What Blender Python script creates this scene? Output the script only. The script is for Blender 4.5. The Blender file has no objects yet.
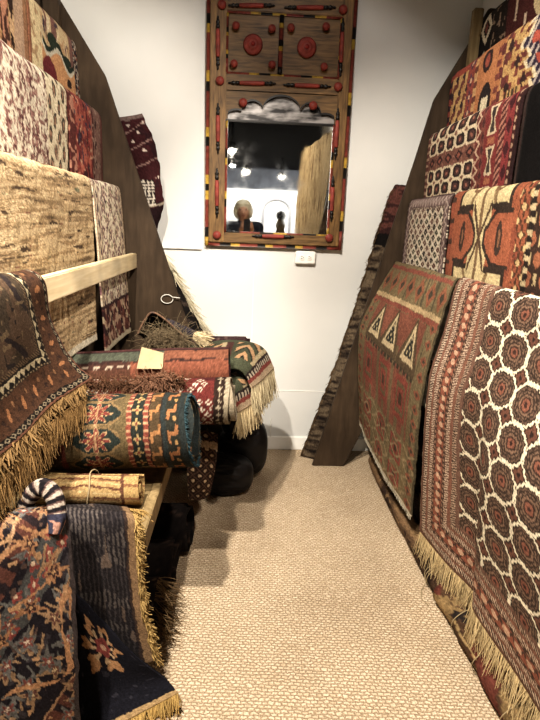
import bpy, bmesh, math, random
import numpy as np
from mathutils import Vector
C = bpy.context.scene.collection
rng = random.Random(7)
PI = math.pi
# ------------------------------------------------------------------ camera calibration
FPX = 541.0; CZ = 1.4
PSI, TH, RO = math.radians(2.896), math.radians(14.013), math.radians(2.2)
Fv = np.array([math.sin(PSI)*math.cos(TH), math.cos(PSI)*math.cos(TH), -math.sin(TH)])
_R0 = np.array([math.cos(PSI), -math.sin(PSI), 0.0]); _U0 = np.cross(_R0, Fv)
Rv = _R0*math.cos(RO)+_U0*math.sin(RO); Uv = _U0*math.cos(RO)-_R0*math.sin(RO)
def P(px, py, y=None, x=None, z=None):
    """a measured point of the photograph at a known distance -> the place's own coordinates"""
    d = Fv+Rv*(px-270)/FPX+Uv*(360-py)/FPX
    t = y/d[1] if y is not None else (x/d[0] if x is not None else (z-CZ)/d[2])
    return np.array([0, 0, CZ])+d*t

# ------------------------------------------------------------------ tags and linking
def tag(o, label=None, cat=None, group=None, kind=None):
    if label: o['label'] = label
    if cat: o['category'] = cat
    if group: o['group'] = group
    if kind: o['kind'] = kind
    return o
def link_mesh(name, verts, faces, mat, parent=None, col=None, smooth=True):
    verts = np.asarray(verts, float)
    lo, hi = verts.min(0), verts.max(0)
    org = np.array([(lo[0]+hi[0])/2, (lo[1]+hi[1])/2, lo[2]])
    me = bpy.data.meshes.new(name)
    if isinstance(faces, np.ndarray):
        nf = len(faces); k = faces.shape[1]
        me.vertices.add(len(verts)); me.vertices.foreach_set('co', (verts-org).ravel())
        me.loops.add(nf*k); me.loops.foreach_set('vertex_index', faces.ravel().astype(np.int32))
        me.polygons.add(nf); me.polygons.foreach_set('loop_start', np.arange(0, nf*k, k, dtype=np.int32))
        me.update(calc_edges=True)
    else:
        me.from_pydata([tuple(v-org) for v in verts], [], faces)
    if smooth: me.polygons.foreach_set('use_smooth', [True]*len(me.polygons))
    if col is not None:
        a = me.color_attributes.new('Col', 'FLOAT_COLOR', 'POINT')
        c4 = np.ones((len(verts), 4)); c4[:, :3] = col
        a.data.foreach_set('color', c4.ravel())
    me.materials.append(mat); me.update()
    o = bpy.data.objects.new(name, me); C.objects.link(o); o.location = org
    if parent: attach(o, parent)
    return o
def attach(o, parent):
    o.parent = parent
    p = parent; s = Vector((0, 0, 0))
    while p: s += p.location; p = p.parent
    o.location = o.location-s
def empty(name, loc):
    o = bpy.data.objects.new(name, None); C.objects.link(o); o.location = loc
    o.empty_display_size = .1
    return o
def solid(o, t, off=0.0):
    m = o.modifiers.new('thick', 'SOLIDIFY'); m.thickness = t; m.offset = off; return o

class MB:
    """collects solids of one part"""
    def __init__(s): s.v = []; s.f = []
    def add(s, v, f):
        n = len(s.v); s.v += [tuple(q) for q in v]; s.f += [tuple(i+n for i in q) for q in f]; return s
    def bm(s, bm):
        bm.verts.ensure_lookup_table(); bm.verts.index_update()
        r = s.add([v.co for v in bm.verts], [[v.index for v in f.verts] for f in bm.faces]); bm.free(); return r
    def box(s, a, b, bev=.004, seg=2):
        bm = bmesh.new(); bmesh.ops.create_cube(bm, size=1)
        a = Vector(a); b = Vector(b)
        for v in bm.verts: v.co = Vector((a[i]+(v.co[i]+.5)*(b[i]-a[i]) for i in range(3)))
        if bev: bmesh.ops.bevel(bm, geom=bm.edges[:], offset=bev, segments=seg, affect='EDGES', clamp_overlap=True)
        return s.bm(bm)
    def prism(s, poly, y0, y1, bev=.004):
        """polygon in x,z extruded along y"""
        bm = bmesh.new()
        vs = [bm.verts.new((p[0], y0, p[1])) for p in poly]; f = bm.faces.new(vs)
        r = bmesh.ops.extrude_face_region(bm, geom=[f])
        for v in r['geom']:
            if isinstance(v, bmesh.types.BMVert): v.co.y = y1
        bmesh.ops.recalc_face_normals(bm, faces=bm.faces[:])
        if bev: bmesh.ops.bevel(bm, geom=bm.edges[:], offset=bev, segments=2, affect='EDGES', clamp_overlap=True)
        return s.bm(bm)
    def tube(s, pts, rad, n=12, cap=True):
        pts = [np.asarray(p, float) for p in pts]
        if not hasattr(rad, '__len__'): rad = [rad]*len(pts)
        b = len(s.v); up = None
        for i, p in enumerate(pts):
            t = pts[min(i+1, len(pts)-1)]-pts[max(i-1, 0)]; t = t/(np.linalg.norm(t)+1e-12)
            if up is None: up = np.array([0, 0, 1.]) if abs(t[2]) < .9 else np.array([1., 0, 0])
            a = np.cross(t, up); a /= np.linalg.norm(a)+1e-12; c = np.cross(a, t); up = c
            for k in range(n):
                th = 2*PI*k/n; s.v.append(tuple(p+rad[i]*(math.cos(th)*a+math.sin(th)*c)))
        for i in range(len(pts)-1):
            for k in range(n):
                s.f.append((b+i*n+k, b+i*n+(k+1) % n, b+(i+1)*n+(k+1) % n, b+(i+1)*n+k))
        if cap:
            s.f.append(tuple(b+k for k in range(n))[::-1]); s.f.append(tuple(b+(len(pts)-1)*n+k for k in range(n)))
        return s
    def lathe(s, c, prof, axis='y', n=24):
        """prof: (radius, height) from centre c along axis (sign in heights)"""
        b = len(s.v)
        for r, h in prof:
            for k in range(n):
                th = 2*PI*k/n; q = (r*math.cos(th), r*math.sin(th))
                s.v.append((c[0]+q[0], c[1]+h, c[2]+q[1]) if axis == 'y' else ((c[0]+q[0], c[1]+q[1], c[2]+h) if axis == 'z' else (c[0]+h, c[1]+q[0], c[2]+q[1])))
        for i in range(len(prof)-1):
            for k in range(n):
                s.f.append((b+i*n+k, b+i*n+(k+1) % n, b+(i+1)*n+(k+1) % n, b+(i+1)*n+k))
        s.f.append(tuple(b+k for k in range(n))); s.f.append(tuple(b+(len(prof)-1)*n+k for k in range(n))[::-1])
        return s
    def build(s, name, mat, parent=None, smooth=False):
        o = link_mesh(name, np.array(s.v), s.f, mat, parent, smooth=smooth)
        bm = bmesh.new(); bm.from_mesh(o.data); bmesh.ops.recalc_face_normals(bm, faces=bm.faces[:]); bm.to_mesh(o.data); bm.free()
        if smooth:
            pass
        return o

# ------------------------------------------------------------------ colour and pattern toolkit (numpy)
def lin(c):
    c = np.array(c, float)/255.0
    return np.where(c <= .04045, c/12.92, ((c+.055)/1.055)**2.4)
def hsh(i, j, seed=0):
    n = np.sin(np.asarray(i)*127.1+np.asarray(j)*311.7+seed*74.7)*43758.5453
    return n-np.floor(n)
def vn(u, v, seed=0):
    i, j = np.floor(u), np.floor(v); a, b = u-i, v-j
    a = a*a*(3-2*a); b = b*b*(3-2*b)
    return (hsh(i, j, seed)*(1-a)+hsh(i+1, j, seed)*a)*(1-b)+(hsh(i, j+1, seed)*(1-a)+hsh(i+1, j+1, seed)*a)*b
def fbm(u, v, seed=0, o=3):
    s = 0; a = .5; t = 0
    for k in range(o): s = s+a*vn(u*2**k, v*2**k, seed+k); t += a; a *= .5
    return s/t
DIM = .86
def base(u, c): return np.tile(lin(c), u.shape+(1,))
def put(K, m, c): K[m] = lin(c)
def cells(u, v, pu, pv, stag=True):
    def loc(ou, ov):
        a = u/pu-ou; b = v/pv-ov; i = np.round(a); j = np.round(b); return a-i, b-j, i, j
    a, b, i, j = loc(0, 0)
    if not stag: return a*pu, b*pv, i, j
    a2, b2, i2, j2 = loc(.5, .5)
    w = (np.abs(a2)*pu)**2+(np.abs(b2)*pv)**2 < (np.abs(a)*pu)**2+(np.abs(b)*pv)**2
    return np.where(w, a2, a)*pu, np.where(w, b2, b)*pv, np.where(w, i2+.5, i), np.where(w, j2+.5, j)
def octn(a, b, k=.72): return np.maximum(np.maximum(np.abs(a), np.abs(b)), (np.abs(a)+np.abs(b))*k)
def star8(a, b):
    """distance-like value of an eight-pointed star: two overlaid squares"""
    return np.minimum(np.maximum(np.abs(a), np.abs(b)), (np.abs(a)+np.abs(b))*.72)
def motif(a, b, kind):
    r = np.hypot(a, b); t = np.arctan2(b, a)
    if kind == 'dot': return r < .3
    if kind == 'dia': return np.abs(a)+np.abs(b) < .42
    if kind == 'ring': return np.abs(np.abs(a)+np.abs(b)-.33) < .1
    if kind == 'zig': return np.abs(b-(np.abs(a)*2-.5)*.75) < .17
    if kind == 'flower': return r < .27+.14*np.cos(4*t)
    if kind == 'tri': return b < .42-1.8*np.abs(a)
    if kind == 'run': return np.mod(a+b*.6, .5) < .22
    if kind == 'cross': return (np.minimum(np.abs(a), np.abs(b)) < .11) & (np.maximum(np.abs(a), np.abs(b)) < .4)
    if kind == 'hook': return ((np.abs(a-.1) < .09) & (np.abs(b) < .38)) | ((np.abs(b-.28) < .1) & (a > -.35) & (a < .15)) | ((np.abs(b+.28) < .1) & (a > .05) & (a < .45))
    if kind == 'vine': return np.abs(b-.28*np.sin(2*PI*a)) < .12
    return r < 0
def bands(K, d, s, spec, off=0.0):
    """spec: (width, ground, [(motif, colour, pitch)...]) from the edge inwards"""
    x = off
    for w, g, ms in spec:
        m = (d >= x) & (d < x+w); put(K, m, g)
        for kind, c, pitch in ms:
            ph = 0.0
            if isinstance(kind, tuple): kind, ph = kind
            a = np.mod(s/pitch+ph, 1)-.5; b = (d-x)/w-.5
            put(K, m & motif(a, b, kind), c)
        x += w
    return x
def edge(u, v, W, H, l=1, r=1, t=1, b=1):
    big = 9.0
    d = np.stack([u if l else u*0+big, W-u if r else u*0+big, v if t else u*0+big, H-v if b else u*0+big])
    k = d.argmin(0); return d.min(0), np.where(k < 2, v, u)
def knots(u, v, seed=0):
    """hand-tied irregularity of the design"""
    a = .0045*(vn(u*140, v*140, seed+5)-.5)+.006*(vn(u*38, v*38, seed+6)-.5); b = .0045*(vn(u*140, v*140, seed+7)-.5)+.006*(vn(u*38, v*38, seed+8)-.5)
    return u+a, v+b
def worn(K, u, v, amt=.25, seed=1, sc=14):
    n = fbm(u*sc, v*sc, seed); f = vn(u*330, v*330, seed+9)
    K = K*(1-amt+2*amt*n)[..., None]*(.62+.76*f)[..., None]*(.85+.30*hsh(np.round(u*260), np.round(v*260), seed))[..., None]
    g = K@np.array([.3, .6, .1]); return (K*.65+.35*g[..., None]*np.array([1.12, 1.0, .82]))*DIM

# ------------------------------------------------------------------ materials
def nt(name):
    m = bpy.data.materials.new(name); m.use_nodes = True; t = m.node_tree
    return m, t, t.nodes['Principled BSDF']
def N(t, k, **kw):
    n = t.nodes.new('ShaderNode'+k)
    for a, b in kw.items():
        if a.startswith('i_'): n.inputs[a[2:].replace('_', ' ')].default_value = b
        else: setattr(n, a, b)
    return n
def ramp(t, stops):
    n = t.nodes.new('ShaderNodeValToRGB'); e = n.color_ramp.elements
    while len(e) < len(stops): e.new(.5)
    for q, (p, c) in zip(e, stops): q.position = p; q.color = (*lin(c), 1)
    return n
def mat_rug(name, bump=.35, dist=.003, sc=320, stretch=(1, 1, 1)):
    m, t, b = nt(name)
    a = N(t, 'Attribute', attribute_name='Col'); tc = N(t, 'TexCoord'); mp = N(t, 'Mapping'); mp.inputs['Scale'].default_value = stretch
    n = N(t, 'TexNoise', i_Scale=sc, i_Detail=3.0)
    mul = N(t, 'Mix', data_type='RGBA', blend_type='MULTIPLY'); mul.inputs['Factor'].default_value = .45
    rp = ramp(t, [(.3, (120, 120, 120)), (.7, (255, 255, 255))])
    bp = N(t, 'Bump', i_Strength=bump, i_Distance=dist)
    L = t.links.new
    L(tc.outputs['Object'], mp.inputs['Vector']); L(mp.outputs['Vector'], n.inputs['Vector'])
    L(n.outputs['Fac'], rp.inputs['Fac']); L(a.outputs['Color'], mul.inputs[6]); L(rp.outputs['Color'], mul.inputs[7])
    L(mul.outputs[2], b.inputs['Base Color']); L(n.outputs['Fac'], bp.inputs['Height']); L(bp.outputs['Normal'], b.inputs['Normal'])
    b.inputs['Roughness'].default_value = .95; b.inputs['Specular IOR Level'].default_value = .12
    return m
def mat_plain(name, c, rough=.6, spec=.3, noise=.12, sc=20, bump=0, metal=0, stretch=(1, 1, 1)):
    m, t, b = nt(name); L = t.links.new
    tc = N(t, 'TexCoord'); mp = N(t, 'Mapping'); mp.inputs['Scale'].default_value = stretch
    n = N(t, 'TexNoise', i_Scale=sc, i_Detail=4.0)
    c = np.array(c, float); rp = ramp(t, [(.25, np.clip(c*(1-noise), 0, 255)), (.75, np.clip(c*(1+noise), 0, 255))])
    L(tc.outputs['Object'], mp.inputs['Vector']); L(mp.outputs['Vector'], n.inputs['Vector']); L(n.outputs['Fac'], rp.inputs['Fac'])
    L(rp.outputs['Color'], b.inputs['Base Color'])
    b.inputs['Roughness'].default_value = rough; b.inputs['Specular IOR Level'].default_value = spec; b.inputs['Metallic'].default_value = metal
    if bump:
        bp = N(t, 'Bump', i_Strength=bump, i_Distance=.003); L(n.outputs['Fac'], bp.inputs['Height']); L(bp.outputs['Normal'], b.inputs['Normal'])
    return m
def mat_wood(name, c1, c2, sc=6, stretch=(1, 1, 14), rough=.55, spec=.25):
    m, t, b = nt(name); L = t.links.new
    tc = N(t, 'TexCoord'); mp = N(t, 'Mapping'); mp.inputs['Scale'].default_value = stretch
    n = N(t, 'TexNoise', i_Scale=sc, i_Detail=6.0, i_Distortion=.6); n2 = N(t, 'TexNoise', i_Scale=3.5, i_Detail=3.0)
    rp = ramp(t, [(.3, c1), (.7, c2)]); rp2 = ramp(t, [(.35, (110, 105, 100)), (.65, (255, 255, 255))])
    mul = N(t, 'Mix', data_type='RGBA', blend_type='MULTIPLY'); mul.inputs['Factor'].default_value = .5
    L(tc.outputs['Object'], mp.inputs['Vector']); L(mp.outputs['Vector'], n.inputs['Vector']); L(n.outputs['Fac'], rp.inputs['Fac'])
    L(tc.outputs['Object'], n2.inputs['Vector']); L(n2.outputs['Fac'], rp2.inputs['Fac'])
    L(rp.outputs['Color'], mul.inputs[6]); L(rp2.outputs['Color'], mul.inputs[7]); L(mul.outputs[2], b.inputs['Base Color'])
    bp = N(t, 'Bump', i_Strength=.2, i_Distance=.002); L(n.outputs['Fac'], bp.inputs['Height']); L(bp.outputs['Normal'], b.inputs['Normal'])
    b.inputs['Roughness'].default_value = rough; b.inputs['Specular IOR Level'].default_value = spec
    return m
def mat_emit(name, c, s):
    m, t, b = nt(name); b.inputs['Emission Color'].default_value = (*lin(c), 1); b.inputs['Emission Strength'].default_value = s
    b.inputs['Base Color'].default_value = (*lin(c), 1); return m

WOOL = mat_rug('wool'); SHAG = mat_rug('shaggy wool', .6, .005, 160, (1, .5, 1.6)); FLAT = mat_rug('flat weave', .25, .002, 420)
M_WALL = mat_plain('white wall paint', (208, 208, 205), .55, .2, .02, 3, .03)
M_TRIM = mat_plain('white trim paint', (232, 231, 226), .45, .3, .02, 5)
M_CEIL = mat_plain('black ceiling paint', (14, 14, 15), .9, .05, .2, 4)
M_GREYW = mat_plain('grey upper wall paint', (70, 72, 76), .8, .1, .15, 4)
M_PLY = mat_wood('dark stained plywood', (60, 49, 38), (80, 66, 52), 5, (6, 1, 1), .6, .2)
M_PINE = mat_wood('pale pine', (214, 192, 150), (238, 222, 186), 4, (14, 1, 14), .5, .3)
M_POST = mat_wood('tan post wood', (120, 102, 74), (160, 140, 104), 4, (14, 14, 1), .6, .2)
M_FRAME = mat_wood('rustic brown wood', (88, 66, 40), (146, 114, 72), 5, (16, 1, 2), .5, .3)
M_FRAMEP = mat_wood('rustic brown wood board', (82, 64, 42), (142, 112, 74), 5, (1.5, 1, 14), .5, .3)
M_RED = mat_plain('worn red lacquer', (124, 58, 50), .55, .25, .22, 30)
M_DRED = mat_plain('dark red lacquer', (128, 34, 28), .4, .4, .2, 30)
M_BLACK = mat_plain('black lacquer', (24, 20, 18), .4, .4, .2, 30)
M_YEL = mat_plain('yellow lacquer', (206, 160, 44), .4, .4, .15, 30)
M_OUT = mat_plain('white outlet plastic', (236, 234, 228), .35, .4, .01, 5)
M_SLOT = mat_plain('dark slot', (30, 28, 26), .6, .2, .1, 5)
M_WIRE = mat_plain('pale wire', (214, 212, 204), .3, .5, .05, 30)
M_CARD = mat_plain('cream card', (146, 131, 104), .7, .2, .05, 30)
def mat_paint():
    m, t, b = nt('painted bands on wood'); L = t.links.new
    a = N(t, 'Attribute', attribute_name='Col'); n = N(t, 'TexNoise', i_Scale=60.0, i_Detail=3.0); tc = N(t, 'TexCoord'); L(tc.outputs['Object'], n.inputs['Vector'])
    rp = ramp(t, [(.3, (150, 150, 150)), (.6, (255, 255, 255))]); mul = N(t, 'Mix', data_type='RGBA', blend_type='MULTIPLY'); mul.inputs['Factor'].default_value = .7
    L(n.outputs['Fac'], rp.inputs['Fac']); L(a.outputs['Color'], mul.inputs[6]); L(rp.outputs['Color'], mul.inputs[7]); L(mul.outputs[2], b.inputs['Base Color'])
    b.inputs['Roughness'].default_value = .45; b.inputs['Specular IOR Level'].default_value = .35; return m
M_PAINT = mat_paint()
M_BAG = mat_plain('black cloth sheen', (24, 22, 24), .5, .35, .2, 30)
def mat_mirror():
    m, t, b = nt('aged mirror glass'); L = t.links.new
    n = N(t, 'TexNoise', i_Scale=9.0, i_Detail=5.0); tc = N(t, 'TexCoord'); L(tc.outputs['Object'], n.inputs['Vector'])
    r = N(t, 'MapRange'); r.inputs['From Min'].default_value = .45; r.inputs['From Max'].default_value = .8; r.inputs['To Min'].default_value = .015; r.inputs['To Max'].default_value = .09
    L(n.outputs['Fac'], r.inputs['Value']); L(r.outputs['Result'], b.inputs['Roughness'])
    b.inputs['Metallic'].default_value = 1; b.inputs['Base Color'].default_value = (.86, .87, .88, 1); return m
M_MIRROR = mat_mirror()
def mat_tin():
    m, t, b = nt('mottled silver panel'); L = t.links.new
    n = N(t, 'TexNoise', i_Scale=7.0, i_Detail=4.0); tc = N(t, 'TexCoord'); mp = N(t, 'Mapping'); mp.inputs['Scale'].default_value = (1, 1, 3.5)
    L(tc.outputs['Object'], mp.inputs['Vector']); L(mp.outputs['Vector'], n.inputs['Vector'])
    rp = ramp(t, [(.40, (44, 42, 42)), (.60, (150, 146, 144))]); L(n.outputs['Fac'], rp.inputs['Fac']); L(rp.outputs['Color'], b.inputs['Base Color'])  # noise mixes dark and light grey patches
    b.inputs['Metallic'].default_value = .6; b.inputs['Roughness'].default_value = .4; return m
M_TIN = mat_tin()
def mat_carpet():
    m, t, b = nt('beige loop carpet'); L = t.links.new
    tc = N(t, 'TexCoord'); mp = N(t, 'Mapping'); mp.inputs['Rotation'].default_value = (0, 0, math.radians(3))
    wn = N(t, 'TexNoise', i_Scale=52.0, i_Detail=3.0); L(tc.outputs['Object'], wn.inputs['Vector'])
    ws = N(t, 'VectorMath', operation='MULTIPLY_ADD'); ws.inputs[1].default_value = (.020, .020, 0); L(wn.outputs['Color'], ws.inputs[0]); L(tc.outputs['Object'], ws.inputs[2])
    L(ws.outputs[0], mp.inputs['Vector'])
    br = N(t, 'TexBrick'); br.offset = .5
    br.inputs['Scale'].default_value = 1.0; br.inputs['Brick Width'].default_value = .020; br.inputs['Row Height'].default_value = .0125
    br.inputs['Mortar Size'].default_value = .004; br.inputs['Mortar Smooth'].default_value = 1.0; br.inputs['Bias'].default_value = -.1
    br.inputs['Color1'].default_value = (*lin((244, 226, 200)), 1); br.inputs['Color2'].default_value = (*lin((226, 206, 178)), 1); br.inputs['Mortar'].default_value = (*lin((184, 164, 138)), 1)
    L(mp.outputs['Vector'], br.inputs['Vector'])
    n = N(t, 'TexNoise', i_Scale=200.0, i_Detail=2.0); L(tc.outputs['Object'], n.inputs['Vector'])
    n2 = N(t, 'TexNoise', i_Scale=2.2, i_Detail=3.0); L(tc.outputs['Object'], n2.inputs['Vector'])
    r1 = ramp(t, [(.3, (185, 178, 170)), (.7, (255, 255, 255))]); L(n.outputs['Fac'], r1.inputs['Fac'])
    r2 = ramp(t, [(.3, (228, 226, 224)), (.7, (255, 255, 255))]); L(n2.outputs['Fac'], r2.inputs['Fac'])
    m1 = N(t, 'Mix', data_type='RGBA', blend_type='MULTIPLY'); m1.inputs['Factor'].default_value = .9
    m2 = N(t, 'Mix', data_type='RGBA', blend_type='MULTIPLY'); m2.inputs['Factor'].default_value = 1
    L(br.outputs['Color'], m1.inputs[6]); L(r1.outputs['Color'], m1.inputs[7]); L(m1.outputs[2], m2.inputs[6]); L(r2.outputs['Color'], m2.inputs[7])
    L(m2.outputs[2], b.inputs['Base Color'])
    bp = N(t, 'Bump', i_Strength=.6, i_Distance=.006); bp.invert = True
    L(br.outputs['Fac'], bp.inputs['Height']); L(bp.outputs['Normal'], b.inputs['Normal'])
    b.inputs['Roughness'].default_value = .95; b.inputs['Specular IOR Level'].default_value = .1; return m
M_CARPET = mat_carpet()

# ------------------------------------------------------------------ cloth builders
def cat(A, n):
    """Catmull-Rom through the first axis of A, n samples"""
    A = np.asarray(A, float); k = len(A)
    if k == 2:
        t = np.linspace(0, 1, n); return A[0]+(A[1]-A[0])*t.reshape((-1,)+(1,)*(A.ndim-1))
    E = np.concatenate([2*A[:1]-A[1:2], A, 2*A[-1:]-A[-2:-1]])
    x = np.linspace(0, k-1, n); i = np.minimum(x.astype(int), k-2); t = (x-i).reshape((-1,)+(1,)*(A.ndim-1))
    p0, p1, p2, p3 = E[i], E[i+1], E[i+2], E[i+3]
    return .5*(2*p1+(p2-p0)*t+(2*p0-5*p1+4*p2-p3)*t*t+(3*p1-p0-3*p2+p3)*t**3)
def gridf(nv, nu):
    a = np.arange(nv*nu).reshape(nv, nu)
    return np.stack([a[:-1, :-1], a[:-1, 1:], a[1:, 1:], a[1:, :-1]], -1).reshape(-1, 4)
def surf(ctrl, nu, nv, wr=(0, 6), seed=0, v0=0.0, fine=0.0):
    ctrl = np.asarray(ctrl, float)
    # densify by arc length so the weave stays even
    Q = cat(ctrl, 240); Q = np.swapaxes(cat(np.swapaxes(Q, 0, 1), 160), 0, 1)
    lv = np.r_[0, np.cumsum(np.linalg.norm(np.diff(Q, axis=0), axis=2).mean(1))]
    lu = np.r_[0, np.cumsum(np.linalg.norm(np.diff(Q, axis=1), axis=2).mean(0))]
    def res(Q, l, n):
        s = np.interp(np.linspace(0, l[-1], n), l, np.arange(len(l))); i = np.minimum(s.astype(int), len(l)-2); t = (s-i)[:, None, None]
        return Q[i]*(1-t)+Q[i+1]*t
    Q = res(Q, lv, nv); Q = np.swapaxes(res(np.swapaxes(Q, 0, 1), lu, nu), 0, 1)
    W, H = lu[-1], lv[-1]
    v, u = np.meshgrid(np.linspace(0, H, nv)-v0, np.linspace(0, W, nu), indexing='ij')
    n = np.cross(np.gradient(Q, axis=1), np.gradient(Q, axis=0)); n /= np.linalg.norm(n, axis=2, keepdims=True)+1e-12
    if wr[0]: Q = Q+n*(wr[0]*(fbm(u*wr[1]+3, v*wr[1]*.5+5, seed, 2)-.5)*2)[..., None]
    if fine: Q = Q+n*(fine*(vn(u*110, v*110, seed+3)-.5)*2)[..., None]
    return Q, u, v, W, H-v0
def sheet(name, ctrl, pat, nu=130, nv=160, thick=.007, wr=(.004, 6), seed=0, v0=0.0, mat=None, parent=None, fine=0.0, off=0.0, rag=0.0):
    Q, u, v, W, H = surf(ctrl, nu, nv, wr, seed, v0, fine)
    if rag:   # uneven outline of a hand-made edge
        du = np.gradient(Q, axis=1)*nu/W; k = (vn(v*40, v*0+1, seed)-.5)*rag
        e0 = np.clip(1-u/.05, 0, 1); e1 = np.clip(1-(W-u)/.05, 0, 1)
        Q = Q+du*((e0-e1)*k)[..., None]
    K = np.clip(pat(*knots(u, v, seed), W, H), 0, 1)
    o = link_mesh(name, Q.reshape(-1, 3), gridf(nv, nu), mat or WOOL, parent, K.reshape(-1, 3))
    solid(o, thick, off); o['_'] = 0; del o['_']
    o_edges[o.name] = Q
    return o
o_edges = {}
def fringe(parent, line, d, length, col, n=90, spread=.3, grav=.6, w=.0028, seed=0, var=.25, name='fringe', clump=0, curl=None):
    """knotted warp threads leaving a cloth edge; line: points along the edge, d: direction out of the edge"""
    r = np.random.RandomState(seed+11); line = np.asarray(line, float); d = np.asarray(d, float)
    l = np.r_[0, np.cumsum(np.linalg.norm(np.diff(line, axis=0), axis=1))]
    V = []; F = []; K = []
    c0 = lin(col)
    if d.ndim == 1: d = np.tile(d, (len(line), 1))
    for k in range(n):
        s = (k+r.rand())/n*l[-1]
        p = np.array([np.interp(s, l, line[:, i]) for i in range(3)]); dd = np.array([np.interp(s, l, d[:, i]) for i in range(3)])
        i = min(np.searchsorted(l, s), len(l)-1); tan = line[i]-line[max(i-1, 0)]; tan = tan/(np.linalg.norm(tan)+1e-9)
        cl = math.sin(s*clump)*.35 if clump else 0
        dd = dd/(np.linalg.norm(dd)+1e-9)+tan*(r.randn()*spread*.5+cl)+r.randn(3)*spread*.25
        dd /= np.linalg.norm(dd); L = length*(1-var+2*var*r.rand()); q = p.copy(); ww = w*(.7+.6*r.rand())
        side = np.cross(dd, np.cross(dd, tan)+1e-6); side = tan if np.linalg.norm(side) < 1e-4 else side/np.linalg.norm(side)
        nrm = np.cross(dd, side); b = len(V); cc = c0*(.65+.5*r.rand())
        for m in range(5):
            h = ww*(1 if m < 3 else .6)
            V += [q-side*h/2, q+nrm*h/2, q+side*h/2, q-nrm*h/2]; K += [cc]*4
            dd = dd+np.array([0, 0, -grav*.25])+r.randn(3)*(spread*.22 if curl is None else curl); dd /= np.linalg.norm(dd); q = q+dd*L/4
            if q[2] < .006: q[2] = .006
        for m in range(4):
            for e in range(4): F.append((b+m*4+e, b+m*4+(e+1) % 4, b+m*4+4+(e+1) % 4, b+m*4+4+e))
    return link_mesh(name, np.array(V), np.array(F), WOOL, parent, np.array(K))
def roll(name, p0, p1, R, pat, turns=3.2, na=110, nc=70, sag=.9, thick=.009, pitch=None, start=PI*.9, mat=None, seed=0, wr=.004, bend=None, parent=None, ends=.012):
    """a rug rolled up: a spiral cloth running along p0->p1, outermost turn first"""
    p0, p1 = np.array(p0, float), np.array(p1, float); ax = p1-p0; L = np.linalg.norm(ax); ax = ax/L
    up = np.array([0, 0, 1.]); up = up-ax*(up@ax); up /= np.linalg.norm(up); sd = np.cross(ax, up)
    pitch = pitch or thick*1.25
    nt_ = int(nc*turns); th = np.linspace(0, 2*PI*turns, nt_); rad = np.maximum(R-pitch*th/(2*PI), R*.12)
    arc = np.r_[0, np.cumsum(.5*(rad[1:]+rad[:-1])*np.diff(th))]
    a = np.linspace(0, 1, na)
    v, u = np.meshgrid(arc, a*L, indexing='ij')
    T = th[:, None]+start; rr = rad[:, None]+wr*(fbm(u*9, v*5, seed, 2)-.5)*2
    off = (vn(arc*7, arc*0+2, seed)-.5)*ends*2
    uu = u+off[:, None]*np.where(a < .5, -1, 1)[None, :]*np.abs(a-.5)[None, :]*2
    ctr = p0+ax*uu[..., None]
    if bend is not None: ctr = ctr+np.array(bend)*(np.sin(PI*u/L))[..., None]
    Q = ctr+sd*(rr*np.cos(T))[..., None]+up*(rr*np.sin(T)*sag)[..., None]
    K = np.clip(pat(*knots(u, v, seed), L, arc[-1]), 0, 1)
    o = link_mesh(name, Q.reshape(-1, 3), gridf(nt_, na), mat or WOOL, parent, K.reshape(-1, 3))
    solid(o, thick*.8, 0); o_edges[o.name] = Q
    return o

# ------------------------------------------------------------------ rug designs
def pat_hex(u, v, W, H):
    K = base(u, (96, 68, 54)); pu, pv = .152, .112; u0, v0 = .375, .05
    a, b, i, j = cells(u-u0, v-v0, pu, pv, False); a2, b2, _, _ = cells(u-u0-pu/2, v-v0-pv/2, pu, pv, False)
    th = np.arctan2(b, a)
    put(K, np.ones_like(u) > 0, (222, 210, 182))
    t2 = np.arctan2(b2, a2); r2 = np.hypot(a2, b2*1.2)
    put(K, r2 < .038+.010*np.cos(4*t2)+.004*np.cos(12*t2), (62, 43, 36)); put(K, r2 < .022+.006*np.cos(4*t2), (112, 66, 50)); put(K, r2 < .008, (52, 36, 32))
    d = octn(a*.98, b*1.33, .68)*(1+.035*np.sin(th*20))
    for k, c in [(.0745, (222, 210, 182)), (.0655, (48, 36, 31)), (.060, (112, 84, 68)), (.053, (58, 44, 37)), (.047, (122, 92, 74)), (.040, (60, 45, 38)), (.034, (130, 96, 76)), (.026, (66, 46, 38)), (.019, (140, 78, 58)), (.008, (66, 42, 36))]: put(K, d < k, c)
    put(K, (d < .058) & (d > .036) & (np.cos(th*12) > .72), (70, 52, 44))
    d, s = edge(u/1.75, v, W/1.75, v+(H-v)/1.1, 1, 1, 0, 1)
    br = (112, 74, 58); dk = (76, 54, 45); pk = (200, 172, 148)
    bands(K, d, s, [(.012, br, []), (.020, dk, [('run', pk, .020)]), (.010, (132, 82, 64), []), (.018, (104, 66, 52), [('run', pk, .018)]), (.012, dk, [('dot', (150, 110, 88), .02)]),
                    (.034, (150, 76, 54), [('zig', (82, 56, 46), .034), ('dot', (196, 150, 120), .034)]), (.012, dk, [('dot', (150, 110, 88), .02)]), (.018, (104, 66, 52), [('run', pk, .018)]), (.012, (132, 82, 64), []), (.018, dk, [('run', (178, 146, 122), .018)]), (.012, (118, 80, 66), [])])
    return worn(K, u, v, .12, 3)*1.22
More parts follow.
